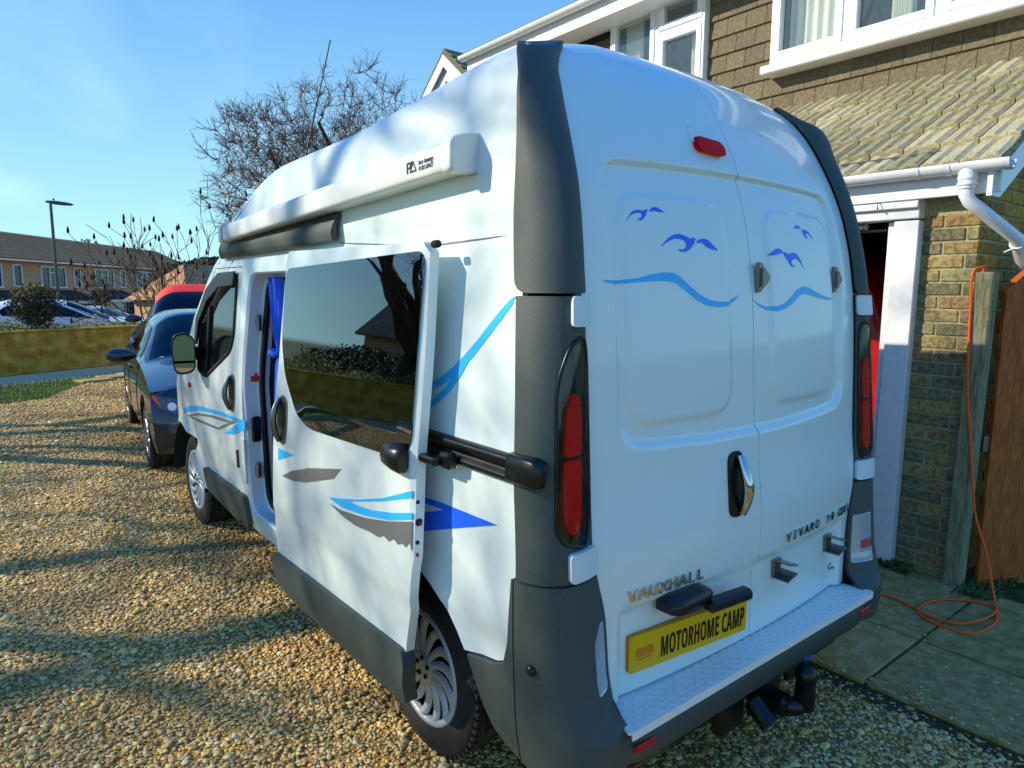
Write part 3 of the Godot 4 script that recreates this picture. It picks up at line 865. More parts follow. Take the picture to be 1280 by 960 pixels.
	var sd := V([-1.742, 1.80, -1.72, 1.838, -0.62, 1.822, -0.59, 1.79, -0.583, 1.45, -0.588, 1.0, -0.592, 0.85, -0.625, 0.66, -0.665, 0.53, -0.69, 0.42, -0.74, 0.33, -1.80, 0.33, -1.868, 0.38, -1.845, 0.70, -1.80, 1.1, -1.765, 1.4])
	var dw := round_poly(V([-1.735, 1.765, -0.602, 1.797, -0.606, 1.185, -0.76, 1.15, -1.40, 1.13, -1.53, 1.17, -1.68, 1.32, -1.735, 1.46]), 0.05)
	var sdf := func(z, y, o):
		var p: Vector3 = van_left(z, y, o - 0.006 * (1.0 - sm(0.675, 0.70, y)))
		p.x += 0.012 * pow(clampf((z + 0.605) / 0.02, 0.0, 1.0), 2.0)
		return p
	st = mb()
	panel(st, sd, sdf, so, 0.025, 0.032)
	panel(st, sd, sdf, so - 0.032, 0.1, 0.0)
	var sl := part("sliding_door", st, M.white_paint, van)
	sl.set_meta("label", "white side door with a dark window, slid open along its rail")
	st = mb()
	panel(st, dw, sdf, so + 0.004, 0.1, 0.004)
	part("window", st, M.tinted_glass, sl, false)
	st = mb()
	panel(st, round_poly(V([-1.872, 0.475, -0.672, 0.51, -0.655, 0.46, -0.69, 0.30, -0.76, 0.275, -1.80, 0.27, -1.885, 0.32]), 0.03), func(z, y, o): return van_left(z, max(y, 0.2), o + 0.012 * sin(PI * clampf((y - 0.26) / 0.25, 0, 1))), so + 0.012, 0.03, 0.05)
	part("cladding", st, M.black_plastic, sl, false)
	for q in [["gray_decal", "dGray", "decal_gray", 0.0015], ["blue_decal", "dBlue", "decal_light_blue", 0.0015], ["blue_decal", "dUp", "decal_light_blue", 0.0015], ["blue_decal", "dLow", "decal_light_blue", 0.0022], ["gray_decal", "dShade", "decal_gray", 0.0015]]:
		sticker(q[0], q[1], sdf, so + q[3], M[q[2]], sl)
	handle_set(sl, van_left, so, -1.69, 1.12)
	st = mb()
	var hp := van_left(-0.66, 1.165, so)
	var hs := []
	for q in [[-0.11, 0.008, 0.02], [-0.10, 0.022, 0.036], [-0.05, 0.030, 0.044], [0.0, 0.030, 0.046], [0.012, 0.022, 0.04]]:
		var ring := PackedVector3Array()
		for k in 10:
			var a := TAU * k / 10.0
			ring.append(hp + Vector3(-0.02 - cos(a) * q[1], sin(a) * q[2] - 0.005, q[0] + 0.03))
		hs.append(ring)
	loft(st, hs, true)
	fan(st, hs[0], false); fan(st, hs[-1], true)
	box(st, hp + Vector3(0.03, 0.005, 0.10), Vector3(0.03, 0.026, 0.12), 0.006)
	box(st, hp + Vector3(0.06, 0.01, 0.17), Vector3(0.04, 0.05, 0.06), 0.01)
	part("rear_hinge_arm", st, M.black_trim, sl, false)
	st = mb()
	for y in [1.03, 0.90]:
		lathe(st, [Vector2(0.0, 0.004), Vector2(0.006, 0.004), Vector2(0.007, 0.0)], 8, Transform3D(Basis(Vector3.RIGHT, PI / 2), van_left(-0.589, y, so - 0.016)))
	box(st, van_left(-0.589, 0.965, so - 0.02), Vector3(0.022, 0.022, 0.02), 0.005)
	part("door_latch", st, M.black_trim, sl, false)
	st = mb()
	box(st, van_left(-0.588, 0.86, so - 0.016), Vector3(0.008, 0.013, 0.006), 0.002)
	part("latch_button", st, M.sticker_red, sl, false)
	st = mb()
	tube(st, [van_left(-0.595, 1.815, so - 0.02), van_left(-0.57, 1.815, so - 0.02)], [0.012], 8)
	part("door_bumper", st, M.black_rubber, sl, false)
	# rail
	st = mb()
	var rail := [[0.0, -0.036], [0.02, -0.036], [0.024, -0.026], [0.024, -0.018], [0.004, -0.014], [0.004, 0.004], [0.026, 0.008], [0.028, 0.026], [0.024, 0.034], [0.0, 0.036]]
	var rr_ := []
	for i in 13:
		var z := lerpf(-1.56, -0.15, i / 12.0)
		var ring := PackedVector3Array()
		for q in rail: ring.append(van_left(z, 1.20 + q[1], q[0]))
		rr_.append(ring)
	loft(st, rr_, false)
	var rl := part("door_rail", st, M.black_trim, van)
	st = mb()
	var cap := []
	for q in [[-0.235, 0.7], [-0.225, 1.0], [-0.13, 1.0], [-0.105, 0.85], [-0.095, 0.4]]:
		var ring := PackedVector3Array()
		for k in 12:
			var a := TAU * k / 12.0
			var cx: float = signf(cos(a)) * pow(abs(cos(a)), 0.5); var cy: float = signf(sin(a)) * pow(abs(sin(a)), 0.5)
			ring.append(van_left(q[0], 1.205 + cy * 0.041 * q[1], 0.010 + cx * 0.024 * q[1]))
		cap.append(ring)
	loft(st, cap, true)
	fan(st, cap[-1], true)
	part("rail_end_cap", st, M.black_trim, rl, false)
	# ---- black corner trims with the tail lights
	for sd_ in [-1.0, 1.0]:
		var f: Callable = cornerL if sd_ < 0 else cornerR
		var g := func(pts): 
			var o := PackedVector2Array()
			for p in pts: o.append(Vector2(p.x * (1.0 if sd_ < 0 else -1.0), p.y))
			return o
		st = mb()
		var upper := V([0.0, 1.672, 0.3, 1.672, 0.3, 2.425, 0.22, 2.425, 0.06, 2.395, 0.0, 2.372])
		panel(st, g.call(round_poly(upper, 0.04)), func(t, y, o): return f.call(t, y, o * (1.0 - 0.7 * sm(2.38, 2.46, y))), 0.014, 0.02, 0.05)
		part("upper_corner_trim", st, M.black_plastic, van)
		st = mb()
		var lens_hole := round_poly(V([0.145, 1.02, 0.268, 0.985, 0.285, 1.06, 0.285, 1.50, 0.262, 1.562, 0.185, 1.54, 0.135, 1.44]), 0.05, 5)
		panel(st, g.call(V([0.0, 0.9, 0.3, 0.9, 0.3, 1.664, 0.0, 1.664])), f, 0.008, 0.02, 0.03, [g.call(lens_hole)])
		var mid := part("lamp_panel", st, M.black_plastic, van)
		# lamp: housing, red lenses and smoked cover
		st = mb()
		panel(st, g.call(lens_hole), f, -0.022, 0.03)
		var tl := part("tail_light", st, M.lamp_housing, van)
		st = mb()
		panel(st, g.call(round_poly(V([0.172, 1.232, 0.178, 1.07, 0.205, 1.03, 0.235, 1.03, 0.256, 1.07, 0.258, 1.232]), 0.02)), func(t, y, o): return f.call(t, y, o + 0.0022 * sin(y * 420.0)), 0.003, 0.006, 0.02)
		panel(st, g.call(round_poly(V([0.172, 1.242, 0.258, 1.242, 0.258, 1.36, 0.245, 1.405, 0.205, 1.41, 0.178, 1.36]), 0.02)), func(t, y, o): return f.call(t, y, o + 0.0022 * sin(y * 420.0)), 0.003, 0.006, 0.02)
		part("red_lens", st, M.red_lens, tl, false)
		st = mb()
		panel(st, g.call(lens_hole), f, 0.011, 0.02, 0.006)
		part("smoked_cover", st, M.smoked_lens, tl, false)
		st = mb()
		var ringp := []
		for i in lens_hole.size() + 1:
			var p: Vector2 = lens_hole[i % lens_hole.size()]
			ringp.append(f.call(p.x * (1.0 if sd_ < 0 else -1.0), p.y, 0.009))
		tube(st, ringp, [0.006], 6, false)
		part("lens_rim", st, M.black_trim, tl, false)
		# hinges
		for y in [0.945, 1.625]:
			st = mb()
			panel(st, g.call(rect(0.185, y - 0.04, 0.297, y + 0.04, 0.014)), f, 0.024, 0.012, 0.03)
			part("door_hinge", st, M.white_plastic, van)
		# bumper corner
		st = mb()
		var low_hole := round_poly(V([0.245 if sd_ < 0 else 0.195, 0.56, 0.292, 0.56, 0.292, 0.76, 0.275, 0.76, 0.25 if sd_ < 0 else 0.195, 0.71 if sd_ < 0 else 0.76]), 0.012)
		panel(st, g.call(V([0.0, 0.34, 0.3, 0.33, 0.3, 0.895, 0.0, 0.895])), f, 0.014, 0.02, 0.03, [g.call(low_hole)])
		if sd_ < 0: panel(st, V([-0.43, 0.575, -0.302, 0.60, -0.246, 0.628, -0.224, 0.70, -0.207, 0.895, -0.1995, 0.895, -0.1995, 0.345, -0.26, 0.36, -0.318, 0.388, -0.355, 0.44]), van_left, 0.016, 0.03, 0.03)
		var bc := part("bumper_corner", st, M.black_plastic, van)
		st = mb()
		panel(st, g.call(low_hole), func(t, y, o): return f.call(t, y, o + 0.0012 * sin(y * 700.0)), 0.012, 0.004, 0.01)
		part("reversing_light", st, M.clear_lens, bc, false)
		if sd_ > 0:
			st = mb()
			panel(st, g.call(rect(0.20, 0.615, 0.255, 0.65, 0.005)), f, 0.0145, 0.02, 0.002)
			part("red_lens", st, M.pale_red_lens, bc, false)
		st = mb()
		lathe(st, [Vector2(0.0, 0.012), Vector2(0.014, 0.008), Vector2(0.017, 0.0)], 10, Transform3D(Basis(Vector3(0, 1, 0), Vector3(sd_, 0, 0), Vector3(0, 0, 1)), f.call(0.05 * -sd_ , 0.66, 0.014)))
		part("bumper_plug", st, M.black_trim, bc, false)
	# ---- bumper bar, tread plate
	st = mb()
	var sec := [[-0.12, 0.452], [0.015, 0.452], [0.03, 0.44], [0.034, 0.41], [0.022, 0.345], [-0.01, 0.32], [-0.12, 0.31]]
	var br := []
	for i in 25:
		var x := lerpf(-0.80, 0.80, i / 24.0)
		var ring := PackedVector3Array()
		for q in sec: ring.append(Vector3(x, q[1], q[0] - 0.14 * pow(max(0.0, abs(x) - 0.62) / 0.2, 2.0) * 0.5))
		br.append(ring)
	loft(st, br, false)
	var bump := part("rear_bumper", st, M.black_plastic, van)
	st = mb()
	for s in [-1.0, 1.0]: box(st, Vector3(s * 0.665, 0.405, 0.033), Vector3(0.085, 0.022, 0.012), 0.004)
	part("reflector", st, M.red_reflector, bump, false)
	st = mb()
	prism(st, V([-0.69, -0.15, 0.69, -0.15, 0.735, 0.028, 0.728, 0.036, -0.728, 0.036, -0.735, 0.028]), 0.008, Transform3D(Basis(Vector3(1, 0, 0), Vector3(0, 0, 1), Vector3(0, -1, 0)), Vector3(0, 0.468, 0)))
	prism(st, V([-0.728, 0.0, 0.728, 0.0, 0.725, -0.026, -0.725, -0.026]), 0.004, Transform3D(Basis.IDENTITY, Vector3(0, 0.4675, 0.0335)))
	var tread := part("tread_plate", st, M.tread_plate, van)
	st = mb()
	for i in 60:
		for j in 5:
			var x := -0.70 + i * 0.0238
			var z := -0.066 + j * 0.0215
			if abs(x) > 0.69: continue
			var a := 0.75 if (i + j) % 2 == 0 else -0.75
			box(st, Vector3(x, 0.4687, z), Vector3(0.021, 0.0028, 0.0055), 0.0012, Basis(Vector3.UP, a))
	part("tread_bars", st, M.tread_plate, tread, false)
	# ---- rear doors
	for s in [-1.0, 1.0]:
		st = mb()
		var pl := []
		for y in [0.475, 0.6, 0.75, 0.95, 1.3, 1.66, 2.03, 2.2, 2.3]: pl.append_array([s * (lut(XD, y) - 0.004), y])
		for x in [0.66, 0.6, 0.5, 0.4, 0.3, 0.2, 0.1, 0.0022]: pl.append_array([s * x, roof_y(x, -0.5) - 0.063])
		pl.append_array([s * 0.0022, 0.475])
		panel(st, V(pl), van_back, 0.0, 0.0095, 0.03)
		panel(st, V([s * 0.02, 0.48, s * 0.02, 2.44, 0.0, 2.44, 0.0, 0.48]), van_back, -0.006, 0.03)
		var rd := part("rear_door", st, M.white_paint, van)
		rd.set_meta("label", "wide rear door with the number plate and the handle" if s < 0 else "rear door with four metal brackets and chrome lettering")
		for q in ([["bird1", "decal_blue"], ["bird1w", "decal_blue"], ["bird2", "decal_blue"], ["bird2w", "decal_blue"], ["waveL", "decal_light_blue"]] if s < 0 else [["bird3", "decal_blue"], ["bird3w", "decal_blue"], ["bird4", "decal_blue"], ["bird4w", "decal_blue"], ["waveR", "decal_light_blue"]]):
			sticker("wave_decal" if q[0].begins_with("wave") else "seagull_decal", q[0], van_back, 0.0015, M[q[1]], rd)
		if s < 0:
			st = mb()
			panel(st, round_poly(V([-0.185, 0.945, -0.108, 0.945, -0.10, 1.16, -0.177, 1.16]), 0.04, 5), van_back, 0.006, 0.02, 0.006)
			part("handle_recess", st, M.black_trim, rd, false)
			st = mb()
			var hpts := []; var hr := []
			for i in 11:
				var t := i / 10.0
				hpts.append(van_back(-0.128, 0.955 + 0.19 * t, 0.012 + 0.028 * sin(t * PI)))
				hr.append(0.013 + 0.006 * sin(t * PI))
			tube(st, hpts, hr, 10)
			part("handle", st, M.chrome, rd, false)
		else:
			for q in [[0.045, 1.725, 1.0, 0], [0.62, 1.725, 1.0, 0]]:
				st = mb()
				var o := van_back(q[0], q[1], 0.002)
				prism(st, V([-0.03, 0.05, -0.03, -0.05, -0.015, -0.05, 0.055, -0.006, 0.055, 0.006, -0.015, 0.05]), 0.014, Transform3D(Basis(Vector3.UP, 0.12), o))
				prism(st, V([-0.018, 0.032, -0.018, -0.032, 0.03, -0.004, 0.03, 0.004]), 0.022, Transform3D(Basis(Vector3.UP, 0.12), o))
				part("triangular_bracket", st, M.satin_metal, rd, false)
			for q in [[0.155, 0.685], [0.575, 0.675]]:
				st = mb()
				var o := van_back(q[0], q[1], 0.0)
				box(st, o + Vector3(0, 0, 0.006), Vector3(0.05, 0.07, 0.012), 0.003)
				box(st, o + Vector3(0.012, 0.024, 0.035), Vector3(0.07, 0.006, 0.065), 0.002, Basis(Vector3.FORWARD, 0.25))
				box(st, o + Vector3(0.012, -0.024, 0.035), Vector3(0.07, 0.006, 0.065), 0.002, Basis(Vector3.FORWARD, -0.25))
				part("rack_bracket", st, M.satin_metal, rd, false)
			st = mb()
			panel(st, rect(0.60, 0.525, 0.65, 0.575, 0.012), van_back, 0.001, 0.02, 0.001)
			part("sticker", st, M.white_plastic, rd, false)
			st = mb()
			for q in [[0.607, 0.555, 0.012], [0.62, 0.562, 0.014], [0.614, 0.542, 0.02], [0.634, 0.545, 0.014]]: panel(st, rect(q[0], q[1], q[0] + q[2], q[1] + 0.009), van_back, 0.0022, 0.02, 0.001)
			part("sticker_print", st, M.sticker_green, rd, false)
	# chrome names, letter by letter so that they follow the bowed door
	for q in [["VAUXHALL", -0.635, -0.305, 0.776, 0.036, 1.35], ["VIVARO", 0.165, 0.43, 0.782, 0.034, 1.2], ["1.9", 0.485, 0.56, 0.782, 0.034, 1.2], ["CDTi", 0.60, 0.715, 0.782, 0.034, 1.2]]:
		var t: String = q[0]
		for i in t.length():
			var x := lerpf(q[1], q[2], (i + 0.5) / t.length())
			var o := van_back(x, q[3] + q[4] * 0.5, 0.004)
			var lm := lettering(t[i], q[4] * 1.37, 0.006, "Droid Sans", q[5])
			var ab := lm.get_aabb()
			put("chrome_letter", lm, M.chrome, van, Transform3D(Basis(Vector3.UP, 0.16 * x), o - Vector3(ab.get_center().x, ab.get_center().y, 0)))
	# number plate with its lamp
	st = mb()
	var pb := Basis(Vector3.UP, -0.105)
	var pc := Vector3(-0.346, 0.597, -0.066)
	prism(st, round_poly(rect(-0.262, -0.058, 0.262, 0.058), 0.012), 0.009, Transform3D(pb, pc))
	var np := part("number_plate", st, M.plate_yellow, van)
	st = mb()
	prism(st, round_poly(rect(-0.266, -0.0555, 0.264, 0.0615), 0.012), 0.006, Transform3D(pb, pc + pb * Vector3(0, 0, -0.0065)))
	part("plate_backing", st, M.plate_orange, np, false)
	var pt := lettering("MOTORHOME CAMP", 0.083, 0.002, "Droid Sans", 0.50)
	var pa := pt.get_aabb()
	var wsc := 0.385 / pa.size.x
	put("plate_lettering", pt, M.plate_black, np, Transform3D(pb * Basis.from_scale(Vector3(wsc, 1.1, 1)), pc + pb * (Vector3(0.058, -0.004, 0.0095) - Vector3(pa.get_center().x * wsc, pa.get_center().y * 1.1, 0))))
	st = mb()
	prism(st, rect(-0.24, -0.012, -0.165, 0.016, 0.006), 0.0008, Transform3D(pb, pc + pb * Vector3(0, 0, 0.009)))
	prism(st, rect(-0.232, -0.022, -0.172, -0.017), 0.0008, Transform3D(pb, pc + pb * Vector3(0, 0, 0.009)))
	part("plate_print", st, M.plate_orange, np, false)
	st = mb()
	var lb := []
	for i in 9:
		var x := lerpf(-0.505, -0.30, i / 8.0)
		var k := 1.0 - 0.55 * pow(abs(i - 4.0) / 4.0, 6.0)
		var ring := PackedVector3Array()
		for q in [[-0.03, 0.033], [0.03, 0.03], [0.052, 0.01], [0.05, -0.022], [0.02, -0.032], [-0.03, -0.03]]:
			ring.append(Vector3(x, 0.735 + q[1] * k, -0.055 + q[0] * (0.5 + 0.5 * k)))
		lb.append(ring)
	loft(st, lb, true)
	fan(st, lb[0], false); fan(st, lb[-1], true)
	box(st, Vector3(-0.235, 0.700, -0.005), Vector3(0.20, 0.042, 0.05), 0.012, pb)
	part("plate_lamp", st, M.black_trim, van)
	# high brake light
	st = mb()
	panel(st, round_poly(V([-0.205, 2.125, -0.07, 2.118, -0.06, 2.15, -0.075, 2.168, -0.195, 2.175]), 0.02), van_back, 0.022, 0.012, 0.026)
	part("brake_light", st, M.red_lens, van)
	st = mb()
	panel(st, round_poly(V([-0.215, 2.15, -0.055, 2.145, -0.07, 2.205, -0.20, 2.215]), 0.03), van_back, 0.007, 0.015, 0.01)
	part("brake_light_plinth", st, M.white_paint, van)
	# ---- wheels, arches, underbody
	for q in [[-0.834, 0.32], [-3.96, 0.33]]:
		for s in [-1.0, 1.0]:
			wheel(van, Vector3(s * 0.878, 0.318, q[0]), s, 0.322, 0.20, 0.212, 14, 0.0225, M.hubcap_silver, 0.35)
			st = mb()
			var wr := []
			for i in 21:
				var a := deg_to_rad(lerpf(0, 180, i / 20.0))
				var ring := PackedVector3Array()
				for w in [0.925, 0.90, 0.60]: ring.append(Vector3(s * w, q[1] + sin(a) * (0.452 if w > 0.92 else 0.44) * (1.0 if q[0] > -2 else 0.925), q[0] + cos(a) * (0.452 if w > 0.92 else 0.44) * (1.0 if q[0] > -2 else 0.925)))
				wr.append(ring)
			loft(st, wr, false)
			for i in 20:
				var a0 := deg_to_rad(lerpf(0, 180, i / 20.0)); var a1 := deg_to_rad(lerpf(0, 180, (i + 1) / 20.0))
				tri(st, Vector3(s * 0.6, q[1], q[0]), Vector3(s * 0.6, q[1] + sin(a0) * 0.44, q[0] + cos(a0) * 0.44), Vector3(s * 0.6, q[1] + sin(a1) * 0.44, q[0] + cos(a1) * 0.44))
			part("wheel_arch_liner", st, M.black_gap, van)
	st = mb()
	box(st, Vector3(0, 0.33, -2.4), Vector3(1.15, 0.12, 4.3), 0.02)
	box(st, Vector3(0, 0.38, -2.4), Vector3(1.70, 0.06, 2.3), 0.01)
	box(st, Vector3(0, 0.40, -0.25), Vector3(1.5, 0.06, 0.32), 0.01)
	part("underbody", st, M.black_gap, van)
	# tow bar
	st = mb()
	tube(st, [Vector3(-0.62, 0.265, -0.085), Vector3(0.62, 0.265, -0.085)], [0.034], 12)
	fan(st, PackedVector3Array([Vector3(0.622, 0.299, -0.085), Vector3(0.622, 0.265, -0.051), Vector3(0.622, 0.231, -0.085), Vector3(0.622, 0.265, -0.119)]), true)
	box(st, Vector3(0.10, 0.235, -0.055), Vector3(0.20, 0.13, 0.016), 0.004)
	box(st, Vector3(0.10, 0.215, -0.01), Vector3(0.075, 0.075, 0.11), 0.016)
	tube(st, [Vector3(0.11, 0.205, 0.02), Vector3(0.14, 0.205, 0.045), Vector3(0.165, 0.215, 0.065)], [0.036, 0.034, 0.030], 10)
	lathe(st, [Vector2(0.0, -0.02), Vector2(0.033, -0.015), Vector2(0.036, 0.02), Vector2(0.033, 0.09), Vector2(0.038, 0.095), Vector2(0.037, 0.125), Vector2(0.026, 0.14), Vector2(0.0, 0.142)], 16, Transform3D(Basis.IDENTITY, Vector3(0.165, 0.215, 0.065)))
	tube(st, [Vector3(-0.02, 0.25, -0.03), Vector3(-0.02, 0.215, 0.02), Vector3(-0.02, 0.20, 0.045)], [0.033, 0.035, 0.038], 14)
	box(st, Vector3(-0.12, 0.23, -0.06), Vector3(0.14, 0.12, 0.05), 0.012)
	box(st, Vector3(0.33, 0.235, -0.075), Vector3(0.10, 0.09, 0.02), 0.006)
	var tow := part("tow_bar", st, M.black_trim, van)
	st = mb()
	box(st, Vector3(0.40, 0.268, -0.0495), Vector3(0.06, 0.035, 0.003), 0.0)
	part("tow_bar_label", st, M.sticker_blue, tow, false)
	# ---- inside seen through the doorway
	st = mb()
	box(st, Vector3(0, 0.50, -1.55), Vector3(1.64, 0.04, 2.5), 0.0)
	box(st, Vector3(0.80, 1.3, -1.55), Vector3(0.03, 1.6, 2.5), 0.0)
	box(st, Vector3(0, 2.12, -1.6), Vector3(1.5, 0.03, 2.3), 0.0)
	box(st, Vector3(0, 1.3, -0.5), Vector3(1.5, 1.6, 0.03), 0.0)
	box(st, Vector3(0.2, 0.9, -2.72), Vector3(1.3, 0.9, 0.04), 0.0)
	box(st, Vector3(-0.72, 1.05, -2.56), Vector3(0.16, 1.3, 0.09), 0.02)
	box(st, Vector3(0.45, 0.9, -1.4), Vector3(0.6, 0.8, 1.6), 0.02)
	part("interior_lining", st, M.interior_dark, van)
	st = mb()
	for x in [-0.45, 0.45]:
		box(st, Vector3(x, 0.78, -3.0), Vector3(0.5, 0.14, 0.5), 0.05)
		box(st, Vector3(x, 1.15, -2.80), Vector3(0.48, 0.68, 0.13), 0.05, Basis(Vector3.RIGHT, -0.15))
		box(st, Vector3(x, 1.58, -2.74), Vector3(0.26, 0.18, 0.1), 0.04)
	box(st, Vector3(0, 1.05, -3.65), Vector3(1.6, 0.25, 0.35), 0.06)
	part("cab_seats", st, M.seat_cloth, van)
	st = mb()
	var cr := []
	for q in [[1.74, 0.10], [1.55, 0.095], [1.42, 0.07], [1.37, 0.045], [1.33, 0.045], [1.28, 0.075], [1.1, 0.11], [0.95, 0.12], [0.885, 0.125]]:
		var ring := PackedVector3Array()
		for k in 25:
			var t := k / 24.0 * 2.0 - 1.0
			ring.append(Vector3(-0.83 + 0.018 * sin(k * 1.7 + q[0] * 0.6) * (q[1] / 0.1) + 0.02 * abs(t), q[0], -2.34 + 0.05 * (1.74 - q[0]) - t * q[1]))
		cr.append(ring)
	loft(st, cr, false)
	var cu := part("curtain", st, M.curtain_blue, van)
	st = mb()
	var tb := []
	for k in 17: tb.append(Vector3(-0.83 - 0.03 * cos(k / 16.0 * TAU), 1.35 + 0.008 * sin(k * 2.0), -2.32 - 0.055 * sin(k / 16.0 * TAU)))
	tube(st, tb, [0.016], 6, false)
	part("curtain_tie", st, M.curtain_blue, cu, false)
	# ---- awning, rolled up in its case
	st = mb()
	var prof := [[0.0, -0.05], [0.07, -0.052], [0.088, -0.051], [0.0945, -0.046], [0.0955, -0.038], [0.0955, 0.014], [0.0935, 0.024], [0.086, 0.034], [0.076, 0.040], [0.03, 0.052], [0.0, 0.054]]
	var A := Vector3(-0.853, 2.075, -0.545); var B := Vector3(-0.853, 1.985, -2.77)
	var ar := []
	for i in 9:
		var c := A.lerp(B, i / 8.0)
		var ring := PackedVector3Array()
		for q in prof: ring.append(c + Vector3(-q[0], q[1], 0))
		ar.append(ring)
	loft(st, ar, true)
	var aw := part("rolled_awning", st, M.awning_white, van)
	for e in [[A, 1.0], [B, -1.0]]:
		st = mb()
		var er := []
		for q in [[-0.004, 1.0], [-0.004, 1.10], [-0.002, 1.13], [0.034, 1.13], [0.042, 1.09], [0.044, 1.04]]:
			var ring := PackedVector3Array()
			for p in prof: ring.append(e[0] + Vector3(-p[0] * q[1] + 0.002, p[1] * q[1], e[1] * q[0]))
			er.append(ring)
		loft(st, er, true)
		fan(st, er[-1], true)
		part("end_cap", st, M.awning_white, aw, false)
		st = mb()
		er = []
		for q in [[-0.010, 1.012], [-0.004, 1.012]]:
			var ring := PackedVector3Array()
			for p in prof: ring.append(e[0] + Vector3(-p[0] * q[1], p[1] * q[1], e[1] * q[0]))
			er.append(ring)
		loft(st, er, true)
		part("cap_joint", st, M.black_trim, aw, false)
	var af := func(t: float, y: float): 
		var c := A.lerp(B, t)
		return c + Vector3(-0.0955, y, 0)
	var ta := -atan2(A.y - B.y, A.z - B.z)
	for q in [["Rose Awnings", 0.0185, -0.004], ["01202 620427", 0.0185, -0.022]]:
		var lm := lettering(q[0], q[1], 0.0006, "Droid Sans", 0.72)
		var p: Vector3 = af.call(0.0, q[2])
		p = p + (B - A).normalized() * 0.105
		put("awning_lettering", lm, M.decal_ink, aw, Transform3D(Basis(Vector3.UP, -PI / 2) * Basis(Vector3.BACK, -ta), p + Vector3(-0.0006, 0, 0.0)))
	st = mb()
	var lx := Transform3D((Basis(Vector3.UP, -PI / 2) * Basis(Vector3.BACK, -ta)).scaled(Vector3(0.82, 0.82, 0.82)), af.call(0.098, -0.026) + Vector3(-0.001, 0, 0))
	for q in [[0.0, 0.034, 0.045, 0.04], [0.0, 0.0, 0.008, 0.034], [0.024, 0.018, 0.034, 0.034], [0.008, 0.016, 0.03, 0.022]]: prism(st, rect(q[0], q[1], q[2], q[3]), 0.001, lx)
	prism(st, V([0.02, 0.0, 0.027, 0.0, 0.047, 0.034, 0.047, 0.04, 0.042, 0.04]), 0.001, lx)
	prism(st, V([0.027, 0.0, 0.07, 0.0, 0.07, 0.006, 0.03, 0.006]), 0.001, lx)
	prism(st, V([0.064, 0.006, 0.07, 0.006, 0.05, 0.04, 0.045, 0.036]), 0.001, lx)
	part("awning_emblem", st, M.decal_ink, aw, false)
	# aerial on the cab roof
	st = mb()
	tube(st, [Vector3(-0.49, 2.1, -2.93), Vector3(-0.228, 3.161, -2.9)], [0.006, 0.004], 6)
	part("aerial", st, M.black_trim, van)

# ------------------------------------------------------------------ ground
func ground_h(x: float, z: float) -> float:
	var d: float = max(0.0, -17.5 - z - 0.45 * (x - 1.0) * 0.0)
	return -0.036 * min(d, 38.0)

func sheet(called: String, poly: PackedVector2Array, y: float, m: Material, cell := 2.0, thick := 0.0) -> MeshInstance3D:
	var st := mb()
	panel(st, poly, func(x, nz, o): return Vector3(x, y + o + ground_h(x, -nz), -nz), 0.0, cell, thick)
	return struct(called, st, m)

